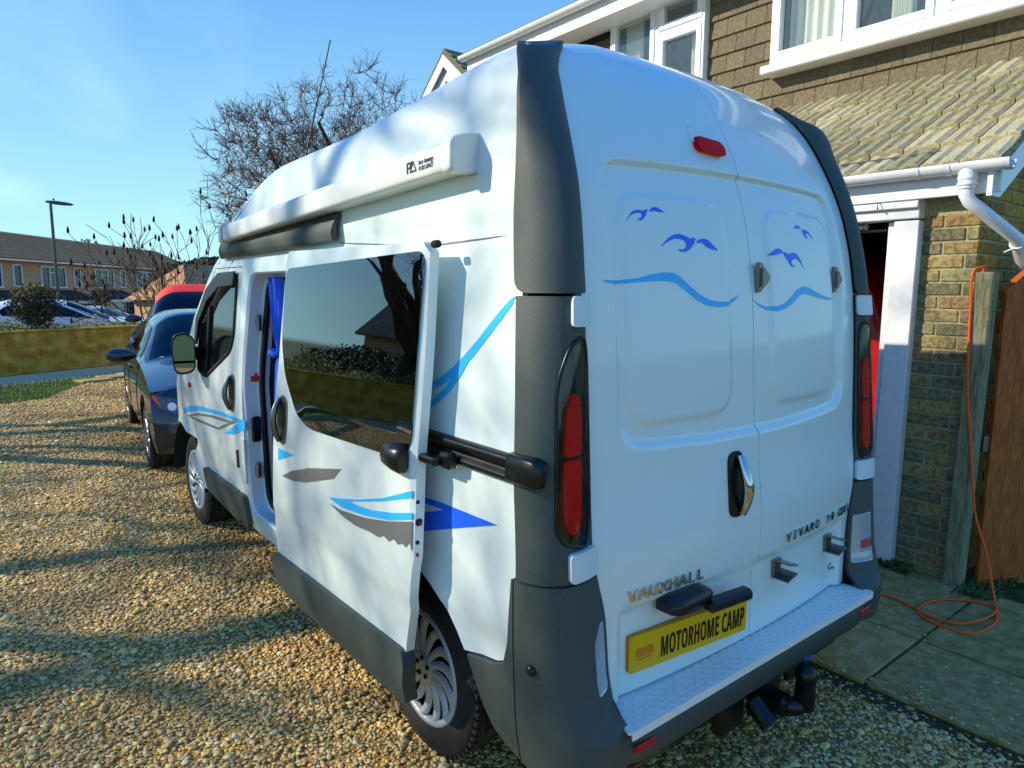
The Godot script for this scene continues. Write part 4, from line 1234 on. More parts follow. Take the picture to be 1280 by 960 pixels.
# polygons of the ground are given as (x, -z)
func build_ground() -> void:
	var st := mb()
	var xs := [-900.0, -300.0, -120.0, -60.0, -30.0, -15.0, 0.0, 15.0, 30.0, 60.0, 120.0, 300.0, 900.0]
	var zs := [900.0, 300.0, 100.0, 40.0, 15.0, 0.0, -10.0, -17.5, -25.0, -35.0, -45.0, -55.5, -80.0, -120.0, -300.0, -900.0]
	for i in xs.size() - 1:
		for j in zs.size() - 1:
			var a := Vector3(xs[i], ground_h(xs[i], zs[j]) - 0.03, zs[j]); var b := Vector3(xs[i + 1], ground_h(xs[i + 1], zs[j]) - 0.03, zs[j])
			var c := Vector3(xs[i + 1], ground_h(xs[i + 1], zs[j + 1]) - 0.03, zs[j + 1]); var d := Vector3(xs[i], ground_h(xs[i], zs[j + 1]) - 0.03, zs[j + 1])
			quad(st, a, d, c, b)
	struct("ground", st, M.grass_base)
	var drive := V([-6.2, -8.0, 0.80, -8.0, 0.80, 4.0, 2.2, 4.0, 2.2, 14.2, 1.2, 14.0, 0.3, 13.75, -0.2, 13.3, -0.75, 12.5, -1.2, 11.3, -1.9, 11.0, -6.2, 10.4])
	sheet("gravel_driveway", drive, 0.0, M.gravel_bed)
	sheet("pavement_path", V([-30, 1.5, -13.2, 4.9, -4.0, 11.8, -1.72, 13.35, 0.15, 14.15, 1.2, 14.4, 5.0, 16.3, 4.5, 17.9, 0.5, 16.05, -1.7, 15.0, -8.0, 12.0, -30, 2.0]), -0.012, M.path)
	sheet("road", V([-30, -60, -19, -60, -15.5, 0, -14.5, 5, -31, 2.4]), -0.01, M.asphalt, 5.0)
	sheet("road", V([-60, 22, 40, 34, 60, 42, 60, 52, 40, 44, -60, 31]), 0.0, M.asphalt, 4.0)
	sheet("soil", V([0.72, -6.0, 0.92, -6.0, 0.92, 4.0, 0.72, 4.0]), 0.006, M.soil)
	# paving slabs along the house wall
	var slabs := struct("paving", mb_box(Vector3(1.50, -0.01, -0.6), Vector3(1.42, 0.05, 6.8)), M.soil, "")
	for row in 2:
		for k in 7:
			var x0: float = [0.80, 1.372][row]; var x1: float = [1.36, 2.06][row]
			var z1: float = 2.71 - k * 0.905
			var s := mb()
			box(s, Vector3((x0 + x1) * 0.5, 0.010 + rng.randf_range(-0.002, 0.003), z1 - 0.4465), Vector3(x1 - x0, 0.05, 0.893), 0.006, Basis(Vector3.RIGHT, rng.randf_range(-0.002, 0.002)) * Basis(Vector3.BACK, rng.randf_range(-0.003, 0.003)))
			var p := put("slab", done(s), M[["paving", "paving_worn", "paving_mossy"][(k * 2 + row) % 3]], slabs)
	for k in 6:
		var s := mb()
		box(s, Vector3(2.145, 0.008 + rng.randf_range(-0.002, 0.003), 2.6 - k * 0.905 - 0.45), Vector3(0.145, 0.05, 0.893), 0.006)
		put("slab", done(s), M.paving, slabs)
	for q in [[-0.35, -13.15, 0.3], [0.02, -13.5, 0.1]]:
		var s := mb()
		box(s, Vector3.ZERO, Vector3(0.55, 0.06, 0.4), 0.008)
		var o := put("slab", done(s), M.paving, slabs, Transform3D(Basis(Vector3.UP, q[2]), Vector3(q[0], 0.015, q[1])))
	gravel()
	# grass strip by the path, and the verge to the left
	var strip := V([-6.2, 10.42, -1.9, 11.02, -1.2, 11.32, -0.75, 12.52, -0.2, 13.32, 0.1, 13.75, 0.12, 14.1, -1.72, 13.33, -4.0, 11.78, -6.2, 10.6])
	sheet("grass_verge", strip, 0.004, M.grass_base)
	grass_blades(strip, 5200, 0.03, 0.06, "short green grass growing between the gravel and the path")
	var lawn := V([-13, -30, -6.3, -30, -6.3, 10.3, -13, 5.0])
	grass_blades(lawn, 16000, 0.04, 0.08, "green lawn beyond the edge of the gravel")

func mb_box(c: Vector3, s: Vector3) -> SurfaceTool:
	var st := mb()
	box(st, c, s)
	return st

func scatter(called: String, mesh: Mesh, m: Material, xfs: Array, cols: Array, label: String, category: String, parent: Node = self) -> MultiMeshInstance3D:
	var mm := MultiMesh.new()
	mm.transform_format = MultiMesh.TRANSFORM_3D
	mm.use_colors = true
	mm.mesh = mesh
	mm.instance_count = xfs.size()
	for i in xfs.size():
		mm.set_instance_transform(i, xfs[i])
		mm.set_instance_color(i, cols[i])
	var o := MultiMeshInstance3D.new()
	o.multimesh = mm
	o.material_override = m
	o.name = numbered(parent, called)
	parent.add_child(o, true)
	o.set_meta("kind", "stuff")
	if label: o.set_meta("label", label)
	if category: o.set_meta("category", category)
	return o

func pebble_mesh(seed_: int) -> ArrayMesh:
	var r := RandomNumberGenerator.new()
	r.seed = seed_
	var st := mb()
	var rings := []
	var n := 7
	var wob := []
	for k in n: wob.append(r.randf_range(0.78, 1.12))
	for q in [[0.02, 0.42], [0.62, 0.36], [1.0, 0.05], [0.72, -0.3]]:
		var ring := PackedVector3Array()
		for k in n:
			var a := TAU * k / n + r.randf_range(-0.12, 0.12)
			ring.append(Vector3(cos(a) * q[0] * wob[k], q[1] * r.randf_range(0.85, 1.15), sin(a) * q[0] * wob[k] * 0.78))
		rings.append(ring)
	loft(st, rings, true)
	return done(st)

func gravel() -> void:
	var pal := [Color(0.803, 0.488, 0.111), Color(0.857, 0.581, 0.173), Color(0.857, 0.703, 0.284), Color(0.631, 0.353, 0.072), Color(0.831, 0.527, 0.152), Color(0.574, 0.447, 0.223), Color(0.857, 0.746, 0.446), Color(0.460, 0.298, 0.111), Color(0.857, 0.406, 0.091), Color(0.688, 0.555, 0.314), Color(0.857, 0.663, 0.232), Color(0.345, 0.244, 0.111)]
	var edge := V([-6.2, -8.0, 0.86, -8.0, 0.84, -0.9, 0.78, 0.0, 0.86, 0.8, 0.80, 4.0, 2.2, 4.0, 2.2, 14.2, 1.2, 14.0, 0.3, 13.75, -0.2, 13.3, -0.75, 12.5, -1.2, 11.3, -1.9, 11.0, -6.2, 10.4])
	var n := FastNoiseLite.new()
	n.seed = 3; n.frequency = 0.6; n.fractal_octaves = 3
	var sets := [[], [], []]; var cols := [[], [], []]
	# [x0, z0, x1, z1, stones per square metre, smallest, largest radius]
	for a in [[-2.9, -1.7, 0.9, 1.0, 6200, 0.0055, 0.0125], [-3.0, -3.6, 0.3, -1.7, 5200, 0.006, 0.013], [-3.2, -7.0, 0.4, -3.6, 3600, 0.007, 0.014], [-3.2, -14.2, 2.2, -7.0, 1500, 0.009, 0.018], [-6.2, -10.5, -3.2, 1.5, 700, 0.009, 0.018], [-2.9, 1.0, 0.85, 3.5, 900, 0.007, 0.014]]:
		var area: float = (a[2] - a[0]) * (a[3] - a[1])
		for i in int(area * a[4]):
			var x := rng.randf_range(a[0], a[2]); var z := rng.randf_range(a[1], a[3])
			if not Geometry2D.is_point_in_polygon(Vector2(x, -z), edge): continue
			if x > -0.6 and x < 0.6 and z < -0.9 and z > -4.4: continue
			var s := lerpf(a[5] * 0.8, a[6] * 1.05, pow(rng.randf(), 1.3))
			if rng.randf() < 0.1: s *= rng.randf_range(1.3, 1.9)
			var k := rng.randi_range(0, 2)
			var b := Basis(Vector3.UP, rng.randf() * TAU) * Basis(Vector3.RIGHT, rng.randf_range(-0.5, 0.5)) * Basis(Vector3.BACK, rng.randf_range(-0.5, 0.5))
			var bump := 0.006 * n.get_noise_2d(x * 3.0, z * 3.0)
			sets[k].append(Transform3D(b.scaled(Vector3(s, s * rng.randf_range(0.6, 0.95), s)), Vector3(x, s * rng.randf_range(0.05, 0.5) + max(0.0, bump), z)))
			var c: Color = pal[rng.randi() % pal.size()]
			c = c.lerp(pal[rng.randi() % pal.size()], 0.3)
			var v := rng.randf_range(0.72, 1.12)
			# mossy, dirtier patches
			var moss: float = clampf(n.get_noise_2d(x, z * 1.6) * 2.2 - 0.35, 0.0, 0.6)
			c = c.lerp(Color(0.24, 0.19, 0.08), moss * 0.8)
			cols[k].append(Color(c.r * v, c.g * v, c.b * v))
	# a few dead leaves and weeds lying on the drive
	var lx := []; var lc := []
	for i in 150:
		var p := Vector3(rng.randf_range(-2.9, -1.05), 0.016, rng.randf_range(-8.0, 0.6))
		var sz := rng.randf_range(0.008, 0.018)
		lx.append(Transform3D(Basis(Vector3.UP, rng.randf() * TAU) * Basis(Vector3.RIGHT, rng.randf_range(-0.4, 0.4)) * Basis.from_scale(Vector3(sz, sz, sz)), p))
		lc.append(Color(0.22, 0.12, 0.05).lerp(Color(0.36, 0.24, 0.12), rng.randf()))
	scatter("dead_leaves", leaf_mesh(), M.leaf, lx, lc, "brown dead leaf scraps scattered over the gravel", "leaves")
	lx = []; lc = []
	for i in 26:
		var c := Vector3(rng.randf_range(-2.8, -1.2), 0.012, rng.randf_range(-7.0, -0.4))
		for k in 9:
			var sz := rng.randf_range(0.008, 0.02)
			lx.append(Transform3D(Basis(Vector3.UP, rng.randf() * TAU) * Basis.from_scale(Vector3(sz, sz, sz)), c + Vector3(rng.randf_range(-0.03, 0.03), 0, rng.randf_range(-0.03, 0.03))))
			lc.append(Color(0.10, 0.18, 0.03).lerp(Color(0.2, 0.22, 0.06), rng.randf()))
	scatter("weed_seedlings", blade_mesh(), M.grass_blade, lx, lc, "tiny green weed seedlings coming up through the gravel", "weeds")
	# grit kicked up on to the slabs
	for i in 900:
		var x := 0.80 + 0.9 * pow(rng.randf(), 3.0)
		var sz := rng.randf_range(0.003, 0.009)
		sets[i % 3].append(Transform3D(Basis(Vector3.UP, rng.randf() * TAU).scaled(Vector3(sz, sz * 0.8, sz)), Vector3(x, 0.034 + sz * 0.2, rng.randf_range(-1.2, 1.4))))
		cols[i % 3].append(pal[rng.randi() % pal.size()] * 0.8)
	var gr := thing("gravel", "loose tan and grey gravel stones covering the driveway", "gravel")
	gr.set_meta("kind", "stuff")
	for k in 3:
		scatter("stones", pebble_mesh(100 + k), M.pebble, sets[k], cols[k], "", "", gr)

func blade_mesh() -> ArrayMesh:
	var st := mb()
	for k in 3:
		var a := k * 2.1
		var d := Vector3(cos(a), 0, sin(a)); var s := Vector3(-sin(a), 0, cos(a)) * 0.07
		var o := d * 0.1
		quad(st, o - s, o + s, o + d * 0.18 + Vector3(0, 0.6, 0) + s * 0.7, o + d * 0.18 + Vector3(0, 0.6, 0) - s * 0.7)
		tri(st, o + d * 0.18 + Vector3(0, 0.6, 0) - s * 0.7, o + d * 0.18 + Vector3(0, 0.6, 0) + s * 0.7, o + d * 0.5 + Vector3(0, 1.0, 0))
	return done(st)

func grass_blades(poly: PackedVector2Array, count: int, h0: float, h1: float, label: String) -> void:
	var lo := poly[0]; var hi := poly[0]
	for p in poly: lo = lo.min(p); hi = hi.max(p)
	var xf := []; var co := []
	while xf.size() < count:
		var p := Vector2(rng.randf_range(lo.x, hi.x), rng.randf_range(lo.y, hi.y))
		if not Geometry2D.is_point_in_polygon(p, poly): continue
		var h := rng.randf_range(h0, h1)
		xf.append(Transform3D(Basis(Vector3.UP, rng.randf() * TAU).scaled(Vector3(h, h, h)), Vector3(p.x, 0, -p.y)))
		var v := rng.randf_range(0.7, 1.3)
		co.append(Color(0.14 * v, 0.24 * v, 0.025 * v).lerp(Color(0.24, 0.24, 0.06), rng.randf() * 0.4))
	scatter("grass", blade_mesh(), M.grass_blade, xf, co, label, "grass")

# ------------------------------------------------------------------ the house with its garage
func brick_run(parent: Node, o: Vector3, along: Vector3, out: Vector3, length: float, y0: float, rows: int, mats: Array, shift := 0) -> void:
	# bricks laid in stretcher bond over a mortar face; "along" runs left to right seen from outside
	var sizes := [0.215, 0.1025]
	var meshes := {}
	for r in rows:
		var p := -0.1125 if (r + shift) % 2 else 0.0
		while p < length - 0.02:
			var a: float = max(p, 0.0); var b: float = min(p + 0.215, length)
			p += 0.225
			if b - a < 0.03: continue
			var key := "%d_%d" % [int((b - a) * 1000), rng.randi_range(0, 1)]
			if not meshes.has(key): meshes[key] = boxm(Vector3(b - a, 0.065, 0.03), 0.004 + 0.002 * rng.randf())
			var c := o + along * ((a + b) * 0.5) + Vector3(0, y0 + r * 0.075 + 0.0325, 0) + out * (-0.009 + rng.randf_range(-0.0015, 0.0015))
			put("brick", meshes[key], mats[rng.randi() % mats.size()], parent, parent.global_transform.affine_inverse() * Transform3D(Basis(along, Vector3.UP, out), c))

func roof_tile_mesh(cover: float) -> ArrayMesh:
	# two trapezoid rolls; x across the roof, z up the slope, lower edge at z = 0
	var st := mb()
	flat(st)
	var pr := []
	for k in 2:
		var x0 := k * cover * 0.5
		pr.append_array([[x0 + 0.004, 0.0], [x0 + cover * 0.07, 0.001], [x0 + cover * 0.15, 0.0135], [x0 + cover * 0.36, 0.0145], [x0 + cover * 0.46, 0.001]])
	pr.append([cover - 0.003, 0.0])
	var L := 0.38
	for i in pr.size() - 1:
		var a: Array = pr[i]; var b: Array = pr[i + 1]
		var T := 0.028
		quad(st, Vector3(a[0], a[1] + T, 0.004), Vector3(a[0], a[1] + T, L), Vector3(b[0], b[1] + T, L), Vector3(b[0], b[1] + T, 0.004))
		quad(st, Vector3(a[0], a[1] + T, 0.004), Vector3(b[0], b[1] + T, 0.004), Vector3(b[0], b[1] * 0.8 + T - 0.004, 0), Vector3(a[0], a[1] * 0.8 + T - 0.004, 0))
		quad(st, Vector3(a[0], a[1] * 0.8 + T - 0.004, 0), Vector3(b[0], b[1] * 0.8 + T - 0.004, 0), Vector3(b[0], b[1] * 0.55, 0), Vector3(a[0], a[1] * 0.55, 0))
	quad(st, Vector3(pr[-1][0], 0, 0), Vector3(pr[-1][0], 0.022, 0), Vector3(pr[-1][0], 0.022, L), Vector3(pr[-1][0], 0, L))
	quad(st, Vector3(pr[0][0], 0, 0), Vector3(pr[0][0], 0, L), Vector3(pr[0][0], 0.022, L), Vector3(pr[0][0], 0.022, 0))
	return done(st)

func bars(st: SurfaceTool, x: float, z0: float, y0: float, z1: float, y1: float, w: float, d: float) -> void:
	# a rectangular frame in the plane x = const
	box(st, Vector3(x, (y0 + y1) * 0.5, z0 + w * 0.5), Vector3(d, y1 - y0, w), 0.006)
	box(st, Vector3(x, (y0 + y1) * 0.5, z1 - w * 0.5), Vector3(d, y1 - y0, w), 0.006)
	box(st, Vector3(x, y0 + w * 0.5, (z0 + z1) * 0.5), Vector3(d, w, z1 - z0 - 2 * w), 0.006)
	box(st, Vector3(x, y1 - w * 0.5, (z0 + z1) * 0.5), Vector3(d, w, z1 - z0 - 2 * w), 0.006)

func house_window(h: Node, z0: float, y0: float, z1: float, y1: float, lights: Array, sill: bool) -> void:
	var X := 3.6
	var st := mb()
	bars(st, X - 0.035, z0, y0, z1, y1, 0.055, 0.09)
	for i in lights.size() - 1: box(st, Vector3(X - 0.035, (y0 + y1) * 0.5, lights[i][1]), Vector3(0.085, y1 - y0 - 0.11, 0.06), 0.006)
	var w := part("window", st, M.upvc, h)
	for l in lights:
		var parts_: Array = [[y0 + 0.05, y1 - 0.05]]
		if l.size() > 2: parts_ = [[y0 + 0.05, l[2] - 0.02], [l[2] + 0.02, y1 - 0.05]]
		if l.size() > 2:
			st = mb()
			box(st, Vector3(X - 0.035, l[2], (l[0] + l[1]) * 0.5), Vector3(0.08, 0.05, l[1] - l[0] - 0.06), 0.006)
			part("transom", st, M.upvc, w, false)
		for q in parts_:
			st = mb()
			bars(st, X - 0.055, l[0] + 0.025, q[0], l[1] - 0.025, q[1], 0.062, 0.07)
			part("casement", st, M.upvc, w, false)
			st = mb()
			box(st, Vector3(X - 0.05, (q[0] + q[1]) * 0.5, (l[0] + l[1]) * 0.5), Vector3(0.006, q[1] - q[0] - 0.11, l[1] - l[0] - 0.16))
			part("pane", st, M.window_glass, w, false)
	if sill:
		st = mb()
		box(st, Vector3(X - 0.075, y0 - 0.038, (z0 + z1) * 0.5), Vector3(0.21, 0.07, z1 - z0 + 0.06), 0.01)
		part("sill", st, M.upvc, w, false)
	# curtain folds behind the glass
	for side in [[z0 + 0.08, z0 + (z1 - z0) * 0.26], [z1 - (z1 - z0) * 0.22, z1 - 0.08], [z0 + (z1 - z0) * 0.42, z0 + (z1 - z0) * 0.5]]:
		st = mb()
		var rings := []
		for y in [y0 + 0.02, y1 - 0.02]:
			var ring := PackedVector3Array()
			for k in 33:
				var t := k / 32.0
				ring.append(Vector3(X + 0.09 + 0.022 * sin(t * 34.0), y, lerpf(side[0], side[1], t)))
			rings.append(ring)
		loft(st, rings, false)
		part("curtain", st, M.net_curtain, w, false)

func build_house() -> void:
	var h := thing("house", "brown tile-hung house with a lean-to garage roof beside the camper van", "house", Vector3(3.6, 0, -3.0))
	var st: SurfaceTool
	var bm := []; var my := []
	for i in 6:
		bm.append(M["brick_%d" % i]); my.append(M["mossy_brick_%d" % i])
	# garage front: pillar, wall beyond the door, and side wall
	st = mb()
	box(st, Vector3(2.34, 1.1, -0.331), Vector3(0.21, 2.25, 0.278), 0.0)
	var gw := part("garage_front_wall", st, M.mortar, h)
	brick_run(gw, Vector3(2.2335, 0, -0.47), Vector3(0, 0, 1), Vector3(-1, 0, 0), 0.28, 0.012, 28, bm)
	st = mb()
	box(st, Vector3(2.34, 1.1, -4.65), Vector3(0.21, 2.25, 3.2), 0.0)
	var gr := part("ground_floor_wall", st, M.mortar, h)
	var hb := boxm(Vector3(0.215, 0.065, 0.03), 0.005)
	var xf := []; var co := []
	for r in 29:
		for k in 14:
			xf.append(Transform3D(Basis(Vector3(0, 0, 1), Vector3.UP, Vector3(-1, 0, 0)), Vector3(2.2425, 0.012 + r * 0.075 + 0.0325, -6.2 + k * 0.225 + (0.1125 if r % 2 else 0.0))))
			co.append(Color(1, 1, 1))
	var far := scatter("brick_rest", hb, M.brick_0, xf, co, "", "", gr)
	far.transform = gr.transform.affine_inverse() * h.transform.affine_inverse()
	st = mb()
	prism(st, V([2.24, 0, 5.4, 0, 5.4, 3.1, 3.6, 3.12, 2.24, 2.34]), 0.2, Transform3D(Basis.IDENTITY, Vector3(0, 0, -0.395)))
	var gs := part("garage_side_wall", st, M.mortar, h)
	brick_run(gs, Vector3(2.2285, 0, -0.1935), Vector3(1, 0, 0), Vector3(0, 0, 1), 0.9, 0.012, 32, my, 1)
	# garage inside
	st = mb()
	box(st, Vector3(5.6, 1.3, -1.9), Vector3(0.1, 2.6, 3.4))
	box(st, Vector3(3.95, 1.3, -3.35), Vector3(3.3, 2.6, 0.1))
	box(st, Vector3(3.85, 2.42, -1.9), Vector3(3.3, 0.06, 3.0))
	box(st, Vector3(3.95, -0.02, -1.85), Vector3(3.4, 0.06, 3.1))
	part("garage_inside", st, M.dark_room, h)
	# door frame
	st = mb()
	box(st, Vector3(2.215, 1.065, -0.540), Vector3(0.10, 2.03, 0.135), 0.004, Basis(Vector3.RIGHT, 0.004))
	box(st, Vector3(2.265, 1.065, -0.632), Vector3(0.10, 2.03, 0.045), 0.003)
	part("door_post", st, M.painted_timber, h)
	st = mb()
	box(st, Vector3(2.22, 2.12, -1.78), Vector3(0.12, 0.06, 2.62), 0.004)
	box(st, Vector3(2.195, 2.185, -1.76), Vector3(0.12, 0.075, 2.58), 0.004)
	part("door_lintel", st, M.painted_timber, h)
	st = mb()
	tube(st, [Vector3(2.13, 2.19, -0.68), Vector3(2.115, 2.185, -0.68), Vector3(2.108, 2.165, -0.68), Vector3(2.115, 2.152, -0.68), Vector3(2.126, 2.158, -0.68)], [0.003], 6)
	part("hook", st, M.satin_metal, h)
	st = mb()
	tube(st, [Vector3(2.30, 2.045, -3.0), Vector3(2.30, 2.045, -0.7)], [0.012], 6)
	box(st, Vector3(2.28, 2.07, -0.84), Vector3(0.05, 0.05, 0.09), 0.01)
	part("door_gear", st, M.satin_metal, h)
	# fascia, gutter, downpipe, bargeboard
	st = mb()
	box(st, Vector3(2.135, 2.265, -3.2), Vector3(0.022, 0.15, 6.24), 0.004)
	box(st, Vector3(2.185, 2.205, -3.2), Vector3(0.08, 0.012, 6.2), 0.0)
	part("fascia", st, M.upvc, h)
	st = mb()
	var sec := []
	for k in 13:
		var a := PI + PI * k / 12.0
		sec.append(Vector2(cos(a) * 0.055, sin(a) * 0.052))
	for k in 7:
		var a := TAU - PI * k / 6.0 * 1.0
		sec.append(Vector2(cos(-a) * 0.049, sin(a - PI) * -0.0 - 0.0 + sin(a) * 0.046))
	var rings := []
	for z in [-6.3, -4.0, -2.0, -0.5, -0.02]:
		var ring := PackedVector3Array()
		for q in sec: ring.append(Vector3(2.068 + q.x, 2.345 + q.y - 0.0015 * (z + 6.0) * 0.3, z))
		rings.append(ring)
	loft(st, rings, true)
	var gu := part("gutter", st, M.upvc, h)
	st = mb()
	for z in [-0.035, -0.30, -0.45, -1.0, -2.0]:
		var cr := []
		for dz in [-0.014, 0.014]:
			var ring := PackedVector3Array()
			for k in 13: ring.append(Vector3(2.068 + cos(PI + PI * k / 12.0) * 0.0585, 2.345 + sin(PI + PI * k / 12.0) * 0.0555 - 0.0028, z + dz))
			cr.append(ring)
		loft(st, cr, false)
	part("gutter_clip", st, M.upvc, gu, false)
	st = mb()
	var gy := 2.342
	tube(st, [Vector3(2.068, gy - 0.03, -0.215), Vector3(2.068, gy - 0.13, -0.215)], [0.045, 0.040], 16)
	for y in [0.075, 0.105]: tube(st, [Vector3(2.068, gy - y - 0.008, -0.215), Vector3(2.068, gy - y + 0.008, -0.215)], [0.046], 16)
	var dp := [Vector3(2.068, gy - 0.10, -0.215), Vector3(2.068, gy - 0.16, -0.215), Vector3(2.078, gy - 0.195, -0.20), Vector3(2.105, gy - 0.225, -0.17), Vector3(2.30, gy - 0.385, -0.035), Vector3(2.95, gy - 0.90, -0.06), Vector3(3.0, gy - 0.95, -0.10), Vector3(3.01, gy - 1.02, -0.12), Vector3(3.01, 0.1, -0.125)]
	tube(st, dp, [0.034], 16)
	var dpo := part("downpipe", st, M.upvc, h)
	st = mb()
	var q0: Vector3 = dp[4].lerp(dp[5], 0.04)
	var dd: Vector3 = (dp[5] - dp[4]).normalized()
	var sd := dd.cross(Vector3.UP).normalized(); var uu := sd.cross(dd)
	var cl := []
	for k in 13: cl.append(q0 + (sd * cos(TAU * k / 12.0) + uu * sin(TAU * k / 12.0)) * 0.037)
	cl.append(q0 + uu * -0.06 + sd * -0.05)
	tube(st, cl, [0.005], 6)
	part("pipe_clip", st, M.upvc, dpo, false)
	# lean-to roof
	var e := Vector3(2.065, 2.335, 0); var top := Vector3(3.60, 3.235, 0)
	var sl := (top - e).normalized(); var nrm := Vector3(-sl.y, sl.x, 0)
	st = mb()
	var dl := e.distance_to(top)
	box(st, (e + top) * 0.5 - nrm * 0.03 + Vector3(0, 0, -3.2), Vector3(dl - 0.08, 0.05, 6.2), 0.0, Basis(sl, nrm, Vector3(0, 0, 1)))
	var rf := part("lean_to_roof", st, M.tile_gap, h)
	var cover := 0.192; var gauge := 0.29
	var tm := roof_tile_mesh(cover)
	xf = []; co = []
	for c in 32:
		for r in 7:
			var up := r * gauge
			if up > dl - 0.06: continue
			var pos := e + sl * (up - 0.015) + nrm * (0.002 + rng.randf_range(-0.002, 0.003)) + Vector3(0, 0, -0.062 - (c + 1) * cover)
			var bs := Basis(Vector3(0, 0, 1), nrm, sl) * Basis(Vector3.RIGHT, 0.092 + rng.randf_range(-0.008, 0.008)) * Basis(Vector3.UP, rng.randf_range(-0.006, 0.006))
			var cut := Vector3(1, 1, 1)
			if up + 0.38 > dl: cut.z = max(0.2, (dl - up + 0.02) / 0.38)
			if c < 15:
				put("roof_tile", tm, M["roof_tile_%d" % rng.randi_range(0, 4)], rf, rf.global_transform.affine_inverse() * Transform3D(bs * Basis.from_scale(cut), pos))
			else:
				xf.append(Transform3D(bs * Basis.from_scale(cut), pos)); co.append(Color.WHITE)
	var rest := scatter("roof_tile_rest", tm, M.roof_tile_1, xf, co, "", "", rf)
	rest.transform = rf.transform.affine_inverse() * h.transform.affine_inverse()
	st = mb()
	box(st, (e + top) * 0.5 - nrm * 0.005 + Vector3(0, 0, -0.085), Vector3(dl - 0.02, 0.05, 0.05), 0.004, Basis(sl, nrm, Vector3(0, 0, 1)))
	part("verge_mortar", st, M.roof_tile_0, h)
	st = mb()
	var bb := V([2.08, 2.17, 2.20, 2.17, 3.62, 3.00, 3.62, 3.20, 2.08, 2.30])
	prism(st, bb, 0.025, Transform3D(Basis.IDENTITY, Vector3(0, 0, -0.128)))
	part("bargeboard", st, M.upvc, h)
	# upper wall with hung tiles
	st = mb()
	for q in [[-6.4, -4.16, 3.1, 4.7], [-4.16, -3.03, 3.1, 3.62], [-4.16, -3.03, 4.54, 4.7], [-3.03, -2.27, 3.1, 4.7], [-2.27, -0.16, 3.1, 3.62], [-2.27, -0.16, 4.54, 4.7], [-0.16, -0.1, 3.1, 4.7]]:
		box(st, Vector3(3.72, (q[2] + q[3]) * 0.5, (q[0] + q[1]) * 0.5), Vector3(0.18, q[3] - q[2], q[1] - q[0]), 0.0)
	var uw := part("upper_wall", st, M.tile_gap, h)
	var tw := 0.195; var tg := 0.158
	var wins := [[-4.21, 3.52, -2.985, 4.60], [-2.315, 3.52, -0.10, 4.60]]
	var full := boxm(Vector3(tw - 0.002, 0.22, 0.02), 0.003)
	var half := boxm(Vector3(tw * 0.5 - 0.004, 0.22, 0.014), 0.003)
	xf = []; co = []
	for r in 9:
		var y := 3.215 + r * tg
		for c in 33:
			var z := -0.06 - c * tw - (tw * 0.5 if r % 2 else 0.0)
			var z0 := z - tw * 0.5; var z1 := z + tw * 0.5
			var spans := [[z0, z1]]
			for w in wins:
				if y + 0.12 > w[1] and y + 0.02 < w[3] + 0.05:
					var ns := []
					for s in spans:
						if s[1] <= w[0] or s[0] >= w[2]: ns.append(s); continue
						if s[0] < w[0] - 0.02: ns.append([s[0], w[0]])
						if s[1] > w[2] + 0.02: ns.append([w[2], s[1]])
					spans = ns
			for s in spans:
				var wd: float = s[1] - s[0]
				var mesh: Mesh = full if wd > tw - 0.01 else boxm(Vector3(wd - 0.002, 0.22, 0.02), 0.003)
				var t := Transform3D(Basis(Vector3(0, 0, 1), Vector3.UP, Vector3(-1, 0, 0)) * Basis(Vector3.RIGHT, -0.125 + rng.randf_range(-0.006, 0.006)) * Basis(Vector3.BACK, rng.randf_range(-0.004, 0.004)), Vector3(3.604, y + 0.10, (s[0] + s[1]) * 0.5))
				if c < 32: put("hung_tile", mesh, M["hung_tile_%d" % rng.randi_range(0, 4)], uw, uw.global_transform.affine_inverse() * t)
				elif mesh == full: xf.append(t); co.append(Color.WHITE)
	rest = scatter("hung_tile_rest", full, M.hung_tile_0, xf, co, "", "", uw)
	rest.transform = uw.transform.affine_inverse() * h.transform.affine_inverse()
	house_window(h, -2.305, 3.585, -0.12, 4.57, [[-2.305, -1.655], [-1.655, -0.99], [-0.99, -0.12]], true)
	house_window(h, -4.20, 3.585, -2.995, 4.57, [[-4.20, -3.56], [-3.56, -2.995, 4.19]], true)
	st = mb()
	box(st, Vector3(4.6, 4.05, -2.2), Vector3(0.05, 1.6, 4.4))
	box(st, Vector3(4.2, 4.75, -2.2), Vector3(0.9, 0.05, 4.4))
	box(st, Vector3(4.2, 3.2, -2.2), Vector3(0.9, 0.05, 4.4))
	box(st, Vector3(4.2, 4.0, -4.42), Vector3(0.9, 1.6, 0.05))
	box(st, Vector3(4.2, 4.0, -0.35), Vector3(0.7, 1.6, 0.05))
	part("room_behind_window", st, M.dark_room, h)
	# eaves, main roof, gable wall
	st = mb()
	box(st, Vector3(3.44, 4.44, -3.2), Vector3(0.40, 0.02, 6.5), 0.0)
	box(st, Vector3(3.25, 4.52, -3.2), Vector3(0.022, 0.17, 6.5), 0.004)
	part("soffit", st, M.upvc, h)
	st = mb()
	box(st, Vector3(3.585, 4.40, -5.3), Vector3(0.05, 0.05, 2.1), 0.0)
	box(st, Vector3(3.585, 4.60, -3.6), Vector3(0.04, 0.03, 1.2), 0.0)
	part("dark_batten", st, M.black_gap, h)  # dark timber strips along the top of the upper wall
	st = mb()
	rings = []
	for z in [-6.5, -3.0, 0.05]:
		var ring := PackedVector3Array()
		for q in sec: ring.append(Vector3(3.18 + q.x * 1.05, 4.63 + q.y * 1.05, z))
		rings.append(ring)
	loft(st, rings, true)
